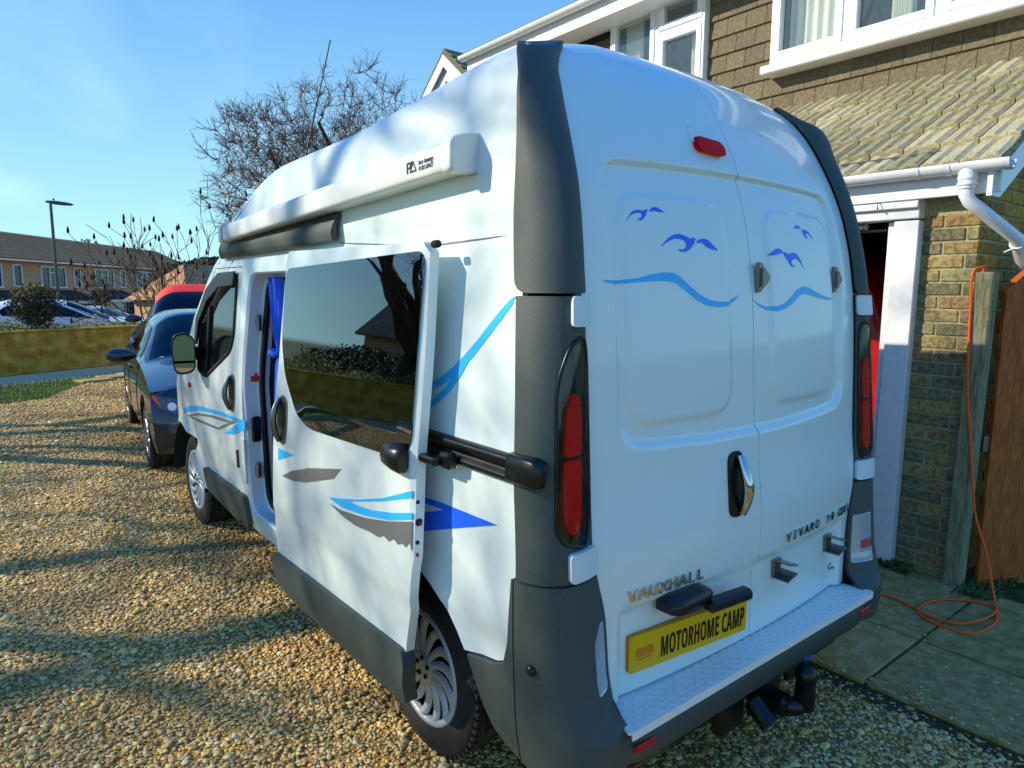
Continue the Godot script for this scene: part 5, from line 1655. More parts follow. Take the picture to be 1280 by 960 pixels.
	for z in [-6.0, -5.2, -3.4, -1.6]:
		var cr := []
		for dz in [-0.03, 0.03]:
			var ring := PackedVector3Array()
			for k in 13: ring.append(Vector3(3.18 + cos(PI + PI * k / 12.0) * 0.0615, 4.63 + sin(PI + PI * k / 12.0) * 0.0585, z + dz))
			cr.append(ring)
		loft(st, cr, false)
	part("gutter", st, M.upvc, h)
	st = mb()
	prism(st, V([3.16, 4.66, 7.2, 6.1, 11.3, 4.66, 11.3, 4.56, 7.2, 5.98, 3.2, 4.60]), 6.6, Transform3D(Basis.IDENTITY, Vector3(0, 0, -6.5)))
	part("main_roof", st, M.far_roof, h)
	st = mb()
	prism(st, V([3.82, 0.0, 11.0, 0.0, 11.0, 4.6, 7.2, 5.9, 3.82, 4.6]), 0.2, Transform3D(Basis.IDENTITY, Vector3(0, 0, -0.42)))
	prism(st, V([3.66, 0.0, 11.0, 0.0, 11.0, 4.6, 7.2, 5.9, 3.66, 4.6]), 0.2, Transform3D(Basis.IDENTITY, Vector3(0, 0, -6.2)))
	part("gable_wall", st, M.mortar, h)

# ------------------------------------------------------------------ trees
# grows a branching skeleton; wood thicker than the limit goes to st0, the rest to st1
func grow(st0: SurfaceTool, st1: SurfaceTool, p: Vector3, d: Vector3, length: float, r: float, depth: int, o: Dictionary, r_: RandomNumberGenerator, tips: Array) -> void:
	var n := 4 if depth > 1 else 3
	if depth == o.depth: n = 5
	var pts := [p]; var rad := [r]
	var q := p; var dir := d
	var r1: float = r * o.taper
	for i in n:
		var w: float = o.wiggle * (0.5 if depth == o.depth else 1.0)
		dir = (dir + Vector3(r_.randf_range(-w, w), r_.randf_range(-w, w) + o.lift, r_.randf_range(-w, w))).normalized()
		q = q + dir * length / n
		pts.append(q); rad.append(lerpf(r, r1, float(i + 1) / n))
	var sides := 8 if r > 0.1 else (5 if r > 0.03 else 3)
	tube(st0 if r > o.limit else st1, pts, rad, sides, false)
	if depth == 0:
		tips.append([q, dir])
		return
	var kids: int = o.kids if depth > 1 else o.twigs
	if depth == o.depth: kids = o.first
	var a0 := r_.randf() * TAU
	for k in kids:
		var t := 1.0 if k == 0 else r_.randf_range(0.35 if depth < o.depth else 0.55, 1.0)
		var i: int = clampi(int(t * n), 1, n)
		var base: Vector3 = pts[i]
		var bd: Vector3 = (pts[i] - pts[i - 1]).normalized()
		var side := bd.cross(Vector3(0.31, 1, 0.17)).normalized()
		var az := a0 + k * 2.4 + r_.randf_range(-0.4, 0.4)
		side = side.rotated(bd, az)
		var ang: float = r_.randf_range(o.a0, o.a1)
		if k == 0 and o.get("lead", false): ang = r_.randf_range(0.05, 0.4)
		if depth == o.depth: ang = r_.randf_range(o.f0, o.f1)
		var nd := (bd * cos(ang) + side * sin(ang)).normalized()
		grow(st0, st1, base, nd, length * r_.randf_range(o.s0, o.s1) * (o.fl if depth == o.depth else 1.0), max(rad[i] * r_.randf_range(0.55, 0.75), o.rmin), depth - 1, o, r_, tips)

func bare_tree(called: String, label: String, at: Vector3, height: float, r: float, seed_: int, o: Dictionary, bark: Material, twig: Material, group := "") -> Node3D:
	var t := thing(called, label, "tree", at, 0.0, group)
	var r_ := RandomNumberGenerator.new()
	r_.seed = seed_
	var st0 := mb(); var st1 := mb()
	var tips := []
	tube(st0, [Vector3(0, -0.3, 0), Vector3(0, 0.1, 0), Vector3(0, 0.4, 0)], [r * 1.7, r * 1.35, r * 1.02], 10, false)
	grow(st0, st1, Vector3(0, 0.35, 0), o.get("dir", Vector3(0.03, 1, 0.02)).normalized(), height * o.trunk, r, o.depth, o, r_, tips)
	part("trunk", st0, bark, t, false)
	part("crown", st1, twig, t, false)
	t.set_meta("tips", tips.size())
	return t

# an oak whose limbs reach out to fill a dome, with fine twigs on every outer branch
func dome_oak(label: String, at: Vector3, bole: float, c: Vector3, ext: Vector3, r: float, seed_: int, branches: int, twigs: int, twig_r: float, low := -0.25) -> void:
	var t := thing("oak_tree", label, "tree", at, 0.0, "big bare oaks around the drive")
	var q := RandomNumberGenerator.new()
	q.seed = seed_
	var st0 := mb(); var st1 := mb()
	tube(st0, [Vector3(0, -0.3, 0), Vector3(0.02, 0.15, 0), Vector3(0, 0.6, 0.02), Vector3(0.08, bole * 0.6, -0.05), Vector3(0.05, bole, 0.03)], [r * 1.7, r * 1.3, r * 1.05, r * 0.95, r * 0.9], 12, false)
	var pos := PackedVector3Array([Vector3(0.05, bole, 0.03)])
	var rad := PackedFloat32Array([r * 0.8])
	var far := PackedFloat32Array([0.0])
	var targets := []
	for i in branches:
		var d := Vector3(q.randfn(), q.randfn(), q.randfn()).normalized()
		if d.y < -0.35: d.y = -d.y * 0.5
		var k: float = pow(q.randf(), 0.38)
		targets.append(c + d * ext * k)
	targets.sort_custom(func(a, b): return a.distance_squared_to(pos[0]) < b.distance_squared_to(pos[0]))
	# the main limbs first
	var limbs := []
	for i in 9:
		var a := TAU * i / 9.0 + q.randf_range(-0.25, 0.25)
		var up := q.randf_range(low, 0.75)
		limbs.append(c + Vector3(cos(a), up, sin(a)) * ext * 0.62)
	var n_limb := limbs.size()
	limbs.append_array(targets)
	for i in limbs.size():
		var goal: Vector3 = limbs[i]
		var best := 0
		if i >= n_limb:
			var bd := 1e9
			for k in pos.size():
				var dd: float = pos[k].distance_squared_to(goal) + far[k] * 0.25
				if dd < bd and rad[k] > 0.012:
					bd = dd; best = k
		var s: Vector3 = pos[best]
		var len := s.distance_to(goal)
		if len < 0.25: continue
		var steps: int = clampi(int(len / 0.42), 2, 9)
		var r0: float = (r * 0.46 if i < n_limb else min(rad[best] * 0.72, 0.02 + 0.028 * len))
		var r1: float = (r * 0.13 if i < n_limb else max(r0 * 0.4, twig_r))
		var pts := [s]; var rs := [r0]
		var bend := Vector3(q.randf_range(-1, 1), q.randf_range(-0.6, 1.0), q.randf_range(-1, 1)) * len * 0.16
		for k in range(1, steps + 1):
			var f := float(k) / steps
			var w: float = 0.11 * min(len, 2.2) * (1.0 if k < steps else 0.3)
			var p := s.lerp(goal, f) + bend * sin(f * PI) + Vector3(q.randf_range(-w, w), q.randf_range(-w, w), q.randf_range(-w, w))
			pts.append(p); rs.append(lerpf(r0, r1, f))
			pos.append(p); rad.append(lerpf(r0, r1, f)); far.append(far[best] + len * f)
		tube(st0 if r0 > 0.03 else st1, pts, rs, 7 if r0 > 0.08 else (5 if r0 > 0.03 else 4), false)
		if i < n_limb: continue
		# twigs
		for k in twigs:
			var f := 0.35 + 0.65 * q.randf()
			var j: int = clampi(int(f * steps), 1, steps)
			var p: Vector3 = pts[j]
			var out := ((p - Vector3(0, bole + 1.0, 0)).normalized() * 0.55 + Vector3(q.randfn(), q.randfn() + 0.15, q.randfn()) * 0.6).normalized()
			var l := q.randf_range(0.35, 0.85)
			var m := p + out * l * 0.5 + Vector3(q.randf_range(-0.07, 0.07), q.randf_range(-0.07, 0.07), q.randf_range(-0.07, 0.07))
			var e := p + out * l + Vector3(q.randf_range(-0.12, 0.12), q.randf_range(-0.05, 0.15), q.randf_range(-0.12, 0.12))
			tube(st1, [p, m, e], [twig_r, twig_r * 0.75, twig_r * 0.35], 3, false)
			for z in 2:
				var o2 := (out + Vector3(q.randfn(), q.randfn() + 0.2, q.randfn()) * 0.7).normalized()
				tube(st1, [m.lerp(e, 0.5 * z), m.lerp(e, 0.5 * z) + o2 * l * 0.5], [twig_r * 0.7, twig_r * 0.3], 3, false)
	part("trunk", st0, M.bark, t, false)
	part("crown", st1, M.twig, t, false)

func leaf_mesh() -> ArrayMesh:
	var st := mb()
	for k in 3:
		var b := Basis(Vector3.UP, k * 2.1) * Basis(Vector3.RIGHT, 0.5 + 0.2 * k)
		var o := b * Vector3(0, 0, 0.2)
		quad(st, o + b * Vector3(-0.3, 0, 0), o + b * Vector3(0, 0.08, -0.45), o + b * Vector3(0.3, 0, 0), o + b * Vector3(0, 0.05, 0.6))
	return done(st)

func foliage(called: String, parent: Node, n: int, size0: float, size1: float, pos: Callable, col: Callable) -> MultiMeshInstance3D:
	var xf := []; var co := []
	for i in n:
		var p: Vector3 = pos.call(i)
		var s := rng.randf_range(size0, size1)
		xf.append(Transform3D(Basis(Vector3.UP, rng.randf() * TAU) * Basis(Vector3.RIGHT, rng.randf_range(-1.2, 1.2)) * Basis.from_scale(Vector3(s, s, s)), p))
		co.append(col.call(p))
	return scatter(called, leaf_m, M.leaf, xf, co, "", "", parent)

var leaf_m: ArrayMesh

func blob_point(c: Vector3, s: Vector3, inner := 0.45) -> Vector3:
	var d := Vector3(rng.randfn(), rng.randfn(), rng.randfn()).normalized()
	return c + d * s * lerpf(inner, 1.0, pow(rng.randf(), 0.5))

func evergreen(called: String, label: String, at: Vector3, clumps: Array, c: Color, n: int, leaf: float, trunk_h: float) -> void:
	var t := thing(called, label, "tree" if trunk_h > 0 else "bush", at)
	if trunk_h > 0:
		var st := mb()
		tube(st, [Vector3(0, -0.2, 0), Vector3(0.05, trunk_h * 0.6, 0), Vector3(0, trunk_h, 0.05)], [trunk_h * 0.04, trunk_h * 0.03, trunk_h * 0.012], 7)
		part("trunk", st, M.bark, t, false)
	foliage("foliage", t, n, leaf * 0.6, leaf, func(i):
		var k: Array = clumps[i % clumps.size()]
		return blob_point(k[0], k[1]), func(p):
		var v := rng.randf_range(0.55, 1.35)
		return Color(c.r * v, c.g * v, c.b * v))

# ------------------------------------------------------------------ street behind
func far_house(at: Vector3, dirx: Vector3, first: bool, label: String) -> Node3D:
	# one house of the terrace, 6.5 m wide; local x runs along the front, z towards the viewer
	var t := thing("terraced_house", label, "house", at, 0.0, "terraced houses across the road")
	t.basis = Basis(dirx, Vector3.UP, dirx.cross(Vector3.UP))
	var w := 6.5
	var st := mb()
	box(st, Vector3(w * 0.5, 2.35, -3.5), Vector3(w, 4.7, 7.0))
	part("wall", st, M.far_brick, t, false)
	st = mb()
	prism(st, V([0.5, 4.55, 0.62, 4.62, -3.5, 6.55, -7.6, 4.62, -7.5, 4.55, -3.5, 6.35]), w, Transform3D(Basis(Vector3(0, 0, 1), Vector3(0, 1, 0), Vector3(-1, 0, 0)), Vector3(w, 0, 0)))
	var rf := part("roof", st, M.far_roof, t, false)
	st = mb()
	# tile courses
	for k in 14:
		var f := k / 14.0
		box(st, Vector3(w * 0.5, lerpf(4.66, 6.53, f), lerpf(0.56, -3.4, f)), Vector3(w, 0.05, 0.08), 0.0, Basis(Vector3.RIGHT, 0.43))
	part("tile_courses", st, M.far_roof, rf, false)
	st = mb()
	box(st, Vector3(w * 0.5, 4.55, 0.5), Vector3(w, 0.16, 0.08), 0.01)
	part("gutter", st, M.upvc, t, false)
	for q in [[0.5, 2.9, 3.25, 4.3, 3], [4.25, 2.95, 5.1, 4.3, 1]]:
		st = mb()
		var wx: float = q[2] - q[0]
		box(st, Vector3((q[0] + q[2]) * 0.5, q[1] + 0.05, 0.05), Vector3(wx, 0.10, 0.16), 0.01)
		box(st, Vector3((q[0] + q[2]) * 0.5, q[3] - 0.04, 0.03), Vector3(wx, 0.08, 0.10), 0.01)
		for i in q[4] + 1: box(st, Vector3(lerpf(q[0] + 0.04, q[2] - 0.04, float(i) / q[4]), (q[1] + q[3]) * 0.5, 0.03), Vector3(0.09, q[3] - q[1], 0.10), 0.01)
		if q[4] == 3: box(st, Vector3((q[0] + q[2]) * 0.5, q[3] - 0.42, 0.03), Vector3(wx * 0.4, 0.07, 0.10), 0.01)
		var win := part("window", st, M.upvc, t, false)
		for i in q[4]:
			st = mb()
			box(st, Vector3(lerpf(q[0], q[2], (i + 0.5) / q[4]), (q[1] + q[3]) * 0.5, 0.012), Vector3(wx / q[4] - 0.1, q[3] - q[1] - 0.14, 0.02))
			part("pane", st, M.car_glass, win, false)
	# dark tiled canopy over the garage and porch
	st = mb()
	prism(st, V([0.0, 2.72, 0.02, 2.78, 1.3, 2.28, 1.3, 2.10, 1.2, 2.10, 0.0, 2.5]), 4.3, Transform3D(Basis(Vector3(0, 0, 1), Vector3(0, 1, 0), Vector3(-1, 0, 0)), Vector3(4.3, 0, 0)))
	part("canopy", st, M.far_dark_tile, t, false)
	st = mb()
	box(st, Vector3(2.15, 2.0, 1.22), Vector3(4.3, 0.22, 0.06), 0.01)
	box(st, Vector3(5.4, 2.15, 0.08), Vector3(2.0, 0.12, 0.2), 0.01)
	part("canopy_fascia", st, M.upvc, t, false)
	st = mb()
	box(st, Vector3(1.4, 1.0, 0.9), Vector3(2.4, 2.0, 0.06), 0.01)
	for i in 7: box(st, Vector3(0.45 + i * 0.32, 1.0, 0.94), Vector3(0.03, 1.9, 0.02), 0.0)
	part("garage_door", st, M.car_white_paint, t, false)
	st = mb()
	box(st, Vector3(3.4, 1.0, 0.05), Vector3(0.95, 2.05, 0.1), 0.01)
	box(st, Vector3(5.4, 1.4, 0.06), Vector3(1.5, 1.3, 0.08), 0.01)
	part("door", st, M.upvc, t, false)
	st = mb()
	for i in 3: box(st, Vector3(4.95 + i * 0.45, 1.4, 0.11), Vector3(0.36, 1.1, 0.02), 0.0)
	part("ground_floor_pane", st, M.car_glass, t, false)
	return t

func low_wall() -> void:
	var a := Vector3(-1.66, 0, -15.09); var d := Vector3(0.9015, 0, -0.4328)
	var n := Vector3(0.4328, 0, 0.9015)
	var t := thing("garden_wall", "low mossy concrete wall of upright boards behind the parked cars", "wall", a)
	t.basis = Basis(d, Vector3.UP, d.cross(Vector3.UP))
	var st := mb()
	box(st, Vector3(-4.0, 0.40, -0.11), Vector3(24.0, 0.82, 0.16), 0.0)
	part("core", st, M.low_wall, t, false)
	st = mb()
	box(st, Vector3(-4.0, 0.825, -0.10), Vector3(24.0, 0.045, 0.25), 0.012)
	part("coping", st, M.low_wall, t, false)
	var bm := boxm(Vector3(0.1175, 0.80, 0.035), 0.003)
	for k in 130:
		var x := -9.0 + k * 0.12
		put("board", bm, M.low_wall, t, Transform3D(Basis(Vector3.UP, rng.randf_range(-0.02, 0.02)), Vector3(x, 0.395 + rng.randf_range(-0.004, 0.002), -0.022 + rng.randf_range(-0.0025, 0.0025))))
	# plants on the wall
	var green := func(p):
		var v := rng.randf_range(0.6, 1.4)
		return Color(0.24 * v, 0.28 * v, 0.04 * v).lerp(Color(0.42, 0.35, 0.07), rng.randf() * 0.5)
	var hd := thing("hedge", "clipped yellow-green hedge standing behind the low mossy wall", "hedge", a + d * -2.6 - n * 0.55)
	foliage("foliage", hd, 9000, 0.035, 0.07, func(i):
		var u := rng.randf_range(-6.0, 3.6)
		var hgt := 1.02 + 0.12 * sin(u * 2.3) + 0.08 * sin(u * 5.1)
		if u > 2.6: hgt -= (u - 2.6) * 0.2
		return d * u + n * rng.randf_range(-0.5, 0.5) + Vector3(0, rng.randf_range(0.3, 1.0) * hgt + 0.05, 0), green)
	var low := thing("border_plants", "straggly low plants growing along the top of the wall", "plants", a + d * 1.7 - n * 0.45)
	foliage("foliage", low, 3600, 0.03, 0.07, func(i):
		var u := rng.randf_range(-1.6, 2.6)
		var hgt: float = 0.86 + 0.14 * absf(sin(u * 4.3)) * rng.randf()
		return d * u + n * rng.randf_range(-0.3, 0.3) + Vector3(0, rng.randf_range(0.5, 1.0) * hgt, 0), green)
	# bush with bare stems by the lamp post
	var b := thing("bush", "dark twiggy bush with orange-tipped leaves in front of the lamp post", "bush", Vector3(-0.95, 0, -15.9))
	var st0 := mb(); var st1 := mb()
	var r_ := RandomNumberGenerator.new(); r_.seed = 4
	for k in 7:
		grow(st0, st1, Vector3(r_.randf_range(-0.12, 0.12), 0.2, r_.randf_range(-0.1, 0.1)), Vector3(r_.randf_range(-0.35, 0.35), 1, r_.randf_range(-0.3, 0.3)).normalized(), 0.75, 0.014, 3, {"depth": 3, "taper": 0.6, "wiggle": 0.25, "lift": 0.02, "limit": 0.0, "kids": 3, "twigs": 3, "first": 4, "a0": 0.3, "a1": 0.7, "f0": 0.2, "f1": 0.6, "s0": 0.5, "s1": 0.7, "rmin": 0.004, "fl": 0.8}, r_, [])
	part("stems", st0, M.bark, b, false)
	foliage("foliage", b, 2600, 0.03, 0.06, func(i): return blob_point(Vector3(rng.randf_range(-0.1, 0.1), 1.35, 0), Vector3(0.46, 0.45, 0.42), 0.2), func(p):
		var v := rng.randf_range(0.5, 1.2)
		return Color(0.085 * v, 0.075 * v, 0.03 * v) if p.y < 1.5 or rng.randf() < 0.45 else Color(0.36 * v, 0.26 * v, 0.04 * v))

func street_lamp() -> void:
	var l := thing("street_lamp", "slim green street lamp with a flat head above the terraced houses", "street lamp", Vector3(0.07, -0.15, -22.7))
	var st := mb()
	tube(st, [Vector3(0, 0, 0), Vector3(0, 1.4, 0)], [0.075, 0.07], 10)
	tube(st, [Vector3(0, 1.4, 0), Vector3(0, 4.2, 0)], [0.048, 0.038], 10)
	part("post", st, M.lamp_post, l, false)
	st = mb()
	var rings := []
	for q in [[-0.12, 0.02, 0.02], [-0.05, 0.05, 0.04], [0.12, 0.10, 0.055], [0.35, 0.11, 0.05], [0.5, 0.08, 0.035], [0.56, 0.02, 0.01]]:
		var ring := PackedVector3Array()
		for k in 10:
			var a := TAU * k / 10.0
			ring.append(Vector3(q[0], 4.25 + sin(a) * q[2] - q[0] * 0.06, cos(a) * q[1]))
		rings.append(ring)
	loft(st, rings, true)
	box(st, Vector3(0.08, 4.33, 0), Vector3(0.05, 0.05, 0.05), 0.01)
	part("lamp_head", st, M.lamp_post, l, false)

func build_surroundings() -> void:
	leaf_m = leaf_mesh()
	low_wall()
	street_lamp()
	# terrace across the road
	var a := Vector3(0.16, -1.25, -48.76); var b := Vector3(10.73, -1.25, -64.58)
	var d := (b - a).normalized()
	var names := ["terraced house at the open end of the row beyond the street lamp", "terraced house with three-light window directly behind the street lamp", "terraced house half hidden by the bush and white hatchback", "terraced house behind the sumac tree", "terraced house at the end hidden behind the red-roofed car", "last terraced house of the row behind the camper van"]
	for k in 6: far_house(a + d * (-10.6 + 6.5 * k), d, k == 0, names[k])
	# neighbour's gabled house beyond the end of the camper van roof
	var g := thing("gabled_house", "white gabled house with a brown tiled roof above the van roof", "house", Vector3(7.0, 0, -12.68))
	var st := mb()
	prism(st, V([-2.9, 0, 2.9, 0, 2.9, 4.6, 0, 6.95, -2.9, 4.6]), 7.0, Transform3D(Basis(Vector3(0, 0, -1), Vector3(0, 1, 0), Vector3(1, 0, 0)), Vector3.ZERO))
	part("wall", st, M.upvc, g, false)
	st = mb()
	prism(st, V([0, 7.12, 3.3, 4.42, 3.3, 4.28, 0, 6.96, -3.3, 4.28, -3.3, 4.42]), 7.6, Transform3D(Basis(Vector3(0, 0, -1), Vector3(0, 1, 0), Vector3(1, 0, 0)), Vector3(-0.07, 0, 0)))
	var gr := part("roof", st, M.hung_tile_0, g, false)
	st = mb()
	for s in [-1.0, 1.0]:
		for k in 16:
			var f := k / 16.0
			box(st, Vector3(3.73, lerpf(4.44, 7.08, f), s * lerpf(3.25, 0.05, f)), Vector3(7.6, 0.04, 0.09), 0.0, Basis(Vector3.RIGHT, s * 0.69))
	part("tile_courses", st, M.roof_tile_0, gr, false)
	st = mb()
	for s in [-1.0, 1.0]: prism(st, V([0, 6.98, s * 3.3, 4.32, s * 3.3, 4.08, 0, 6.72]), 0.03, Transform3D(Basis(Vector3(0, 0, -1), Vector3(0, 1, 0), Vector3(1, 0, 0)), Vector3(-0.10, 0, 0)))
	part("bargeboard", st, M.upvc, g, false)
	st = mb()
	prism(st, V([-0.34, 6.05, 0.34, 6.05, 0, 6.42]), 0.02, Transform3D(Basis(Vector3(0, 0, -1), Vector3(0, 1, 0), Vector3(1, 0, 0)), Vector3(-0.02, 0, 0)))
	part("gable_vent", st, M.far_dark_tile, g, false)
	# trees
	dome_oak("big bare spreading oak rising behind the camper van roof", Vector3(11.0, -0.4, -26.2), 3.0, Vector3(0.4, 5.9, 0), Vector3(6.6, 5.0, 5.2), 0.46, 21, 760, 8, 0.0125)
	dome_oak("bare oak beside the gravel drive, mirrored in the dark side window", Vector3(-8.6, 0, -13.2), 1.5, Vector3(0.4, 5.2, 0.6), Vector3(5.6, 4.8, 5.6), 0.36, 35, 260, 5, 0.008, -0.95)
	dome_oak("tall bare oak standing across the drive, nearest the open side door", Vector3(-12.0, 0, -9.0), 3.2, Vector3(0, 7.2, 0), Vector3(4.6, 4.2, 4.6), 0.36, 57, 240, 4, 0.009)
	var st_o := {"depth": 4, "taper": 0.6, "wiggle": 0.16, "lift": 0.03, "limit": 0.02, "kids": 3, "twigs": 2, "first": 5, "a0": 0.25, "a1": 0.75, "f0": 0.55, "f1": 1.0, "s0": 0.6, "s1": 0.8, "rmin": 0.011, "fl": 1.5, "trunk": 0.32}
	var su := thing("sumac_tree", "bare sumac tree with dark seed heads behind the parked cars", "tree", Vector3(1.95, -0.1, -18.3))
	var r_ := RandomNumberGenerator.new(); r_.seed = 8
	var s0 := mb(); var s1 := mb(); var tips := []
	for k in 3: grow(s0, s1, Vector3(0.1 * k - 0.1, -0.1, 0), Vector3([-0.5, 0.05, 0.4][k], 1, [0.1, -0.1, 0.1][k]).normalized(), [1.15, 1.25, 1.1][k], 0.05, 4, st_o, r_, tips)
	part("trunk", s0, M.sumac_bark, su, false)
	part("crown", s1, M.sumac_bark, su, false)
	var cone := mb()
	lathe(cone, [Vector2(0.0, -0.02), Vector2(0.028, 0.01), Vector2(0.032, 0.05), Vector2(0.02, 0.11), Vector2(0.0, 0.16)], 7, Transform3D.IDENTITY)
	var cm := done(cone)
	var count := 0
	for tp in tips:
		if r_.randf() < 0.5 and count < 90:
			count += 1
			put("seed_head", cm, M.sumac_cone, su, Transform3D(Basis(Vector3.RIGHT, r_.randf_range(-0.4, 0.4)), tp[0]))
	var dark := Color(0.035, 0.06, 0.03)
	evergreen("cedar_tree", "flat-topped dark cedar rising behind the sumac branches", Vector3(10.0, -1.2, -47.0), [[Vector3(0, 4.2, 0), Vector3(2.2, 0.45, 1.8)], [Vector3(1.2, 4.6, 0), Vector3(1.6, 0.35, 1.4)], [Vector3(-1.3, 3.6, 0.3), Vector3(1.7, 0.4, 1.4)], [Vector3(0.4, 3.1, 0.2), Vector3(2.4, 0.4, 1.6)]], dark, 2600, 0.3, 4.4)
	evergreen("round_bush", "bright green rounded bush glimpsed beside the cab of the van", Vector3(4.5, -0.2, -23.2), [[Vector3(0, 1.2, 0), Vector3(0.9, 1.0, 0.8)]], Color(0.13, 0.2, 0.03), 1500, 0.12, 0.0)
	evergreen("leafless_treetop", "hazy grey-green treetop just above the terrace roof ridge", Vector3(8.0, -1.3, -82.0), [[Vector3(0, 6.2, 0), Vector3(2.4, 1.8, 2.0)], [Vector3(2.0, 5.6, 0), Vector3(1.8, 1.5, 1.5)], [Vector3(-1.8, 5.6, 0), Vector3(1.6, 1.4, 1.5)]], Color(0.13, 0.13, 0.08), 1500, 0.35, 6.0)
	# brown pitched roofs of houses further along
	for q in [[Vector3(9.6, -1.4, -44.0), 4.5, "brown hipped roof of a house behind the sumac tree", 0.4], [Vector3(14.0, -1.4, -52.0), 4.9, "reddish pitched roof of a house beside the cedar", 0.2]]:
		var hb := thing("distant_house", q[2], "house", q[0], q[3])
		st = mb()
		box(st, Vector3(0, 1.2, 0), Vector3(6, 2.6, 5))
		part("wall", st, M.far_brick, hb, false)
		st = mb()
		var e: float = q[1]
		for f in [[Vector3(-3.4, 2.4, 2.9), Vector3(3.4, 2.4, 2.9), Vector3(1.4, e, 0), Vector3(-1.4, e, 0)], [Vector3(3.4, 2.4, -2.9), Vector3(-3.4, 2.4, -2.9), Vector3(-1.4, e, 0), Vector3(1.4, e, 0)]]:
			flat(st); quad(st, f[0], f[3], f[2], f[1])
		tri(st, Vector3(-3.4, 2.4, -2.9), Vector3(-1.4, e, 0), Vector3(-3.4, 2.4, 2.9)); tri(st, Vector3(3.4, 2.4, 2.9), Vector3(1.4, e, 0), Vector3(3.4, 2.4, -2.9))
		part("roof", st, M.far_roof, hb, false)
	# across the road to the left, seen only as a reflection
	var bg := thing("bungalow", "long low house across the road, mirrored in the dark side window", "house", Vector3(-33, 0, -32), 1.05)
	st = mb()
	box(st, Vector3(0, 1.3, 0), Vector3(30, 2.8, 8))
	part("wall", st, M.far_brick, bg, false)
	st = mb()
	prism(st, V([4.5, 2.6, 4.6, 2.75, 0, 6.0, -4.6, 2.75, -4.5, 2.6, 0, 5.8]), 31, Transform3D(Basis(Vector3(0, 0, 1), Vector3(0, 1, 0), Vector3(-1, 0, 0)), Vector3(15.5, 0, 0)))
	part("roof", st, M.far_roof, bg, false)
	for k in 4:
		st = mb()
		box(st, Vector3(-11 + k * 7.0, 1.6, 4.04), Vector3(2.4, 1.3, 0.1), 0.02)
		var w := part("window", st, M.upvc, bg, false)
		st = mb()
		for i in 2: box(st, Vector3(-11.55 + k * 7.0 + i * 1.1, 1.6, 4.1), Vector3(0.95, 1.1, 0.02))
		part("pane", st, M.car_glass, w, false)
	var hh := thing("hedge", "dark hedge in front of the low house across the road", "hedge", Vector3(-24, 0, -20))
	foliage("foliage", hh, 9000, 0.1, 0.2, func(i):
		var u := rng.randf_range(-13, 18)
		return Vector3(u * 0.5 + rng.randf_range(-0.6, 0.6), rng.randf_range(0.1, 1.5) + 0.3 * sin(u), -u * 0.87 + rng.randf_range(-0.6, 0.6)), func(p):
		var v := rng.randf_range(0.5, 1.3)
		return Color(0.05 * v, 0.075 * v, 0.025 * v))

# ------------------------------------------------------------------ other vehicles
# local axes: z = 0 at the front bumper, the body runs to z = -L, the front faces +z
func car_surfaces(p: Dictionary) -> Dictionary:
	var hw := func(z: float, y: float) -> float:
		return lut(p.plan, -z) * p.W * 0.5 * lut(p.prof, y)
	var side := func(sx: float):
		return func(z: float, y: float, o: float): return Vector3(sx * (hw.call(z, y) + o), y, z) if sx < 0 else Vector3(hw.call(-z, y) + o, y, -z)
	var deck := func(u: float, nz: float, o: float):
		var z := -nz
		var be := lut(p.belt, nz); var to := lut(p.top, nz)
		var n := lut(p.npow, nz)
		var f := 1.0 - pow(min(abs(u), 1.0), n)
		var wb: float = hw.call(z, be)
		var cab: float = clampf((to - be) / 0.4, 0.0, 1.0)
		var x: float = u * wb * (1.0 - p.tumble * cab * f)
		var y: float = be + (to - be) * f
		# push out along an approximate normal
		var nx: float = signf(u) * pow(abs(u), 3.0)
		return Vector3(x + o * nx, y + o * (1.0 - abs(nx) * 0.8), z)
	var nose := func(u: float, y: float, o: float):
		var zf := lut(p.front, y); var zs: float = zf - p.round
		return Vector3(u * hw.call(zs, y) + o * u * 0.5, y, zf - p.round * pow(abs(u), 3.0) + o)
	var tail := func(u: float, y: float, o: float):
		var zr: float = -p.L + lut(p.back, y)
		var zs: float = zr + p.round
		return Vector3(-u * hw.call(zs, y), y, zr + p.round * pow(abs(u), 3.0) - o)
	return {"side": side, "deck": deck, "nose": nose, "tail": tail}

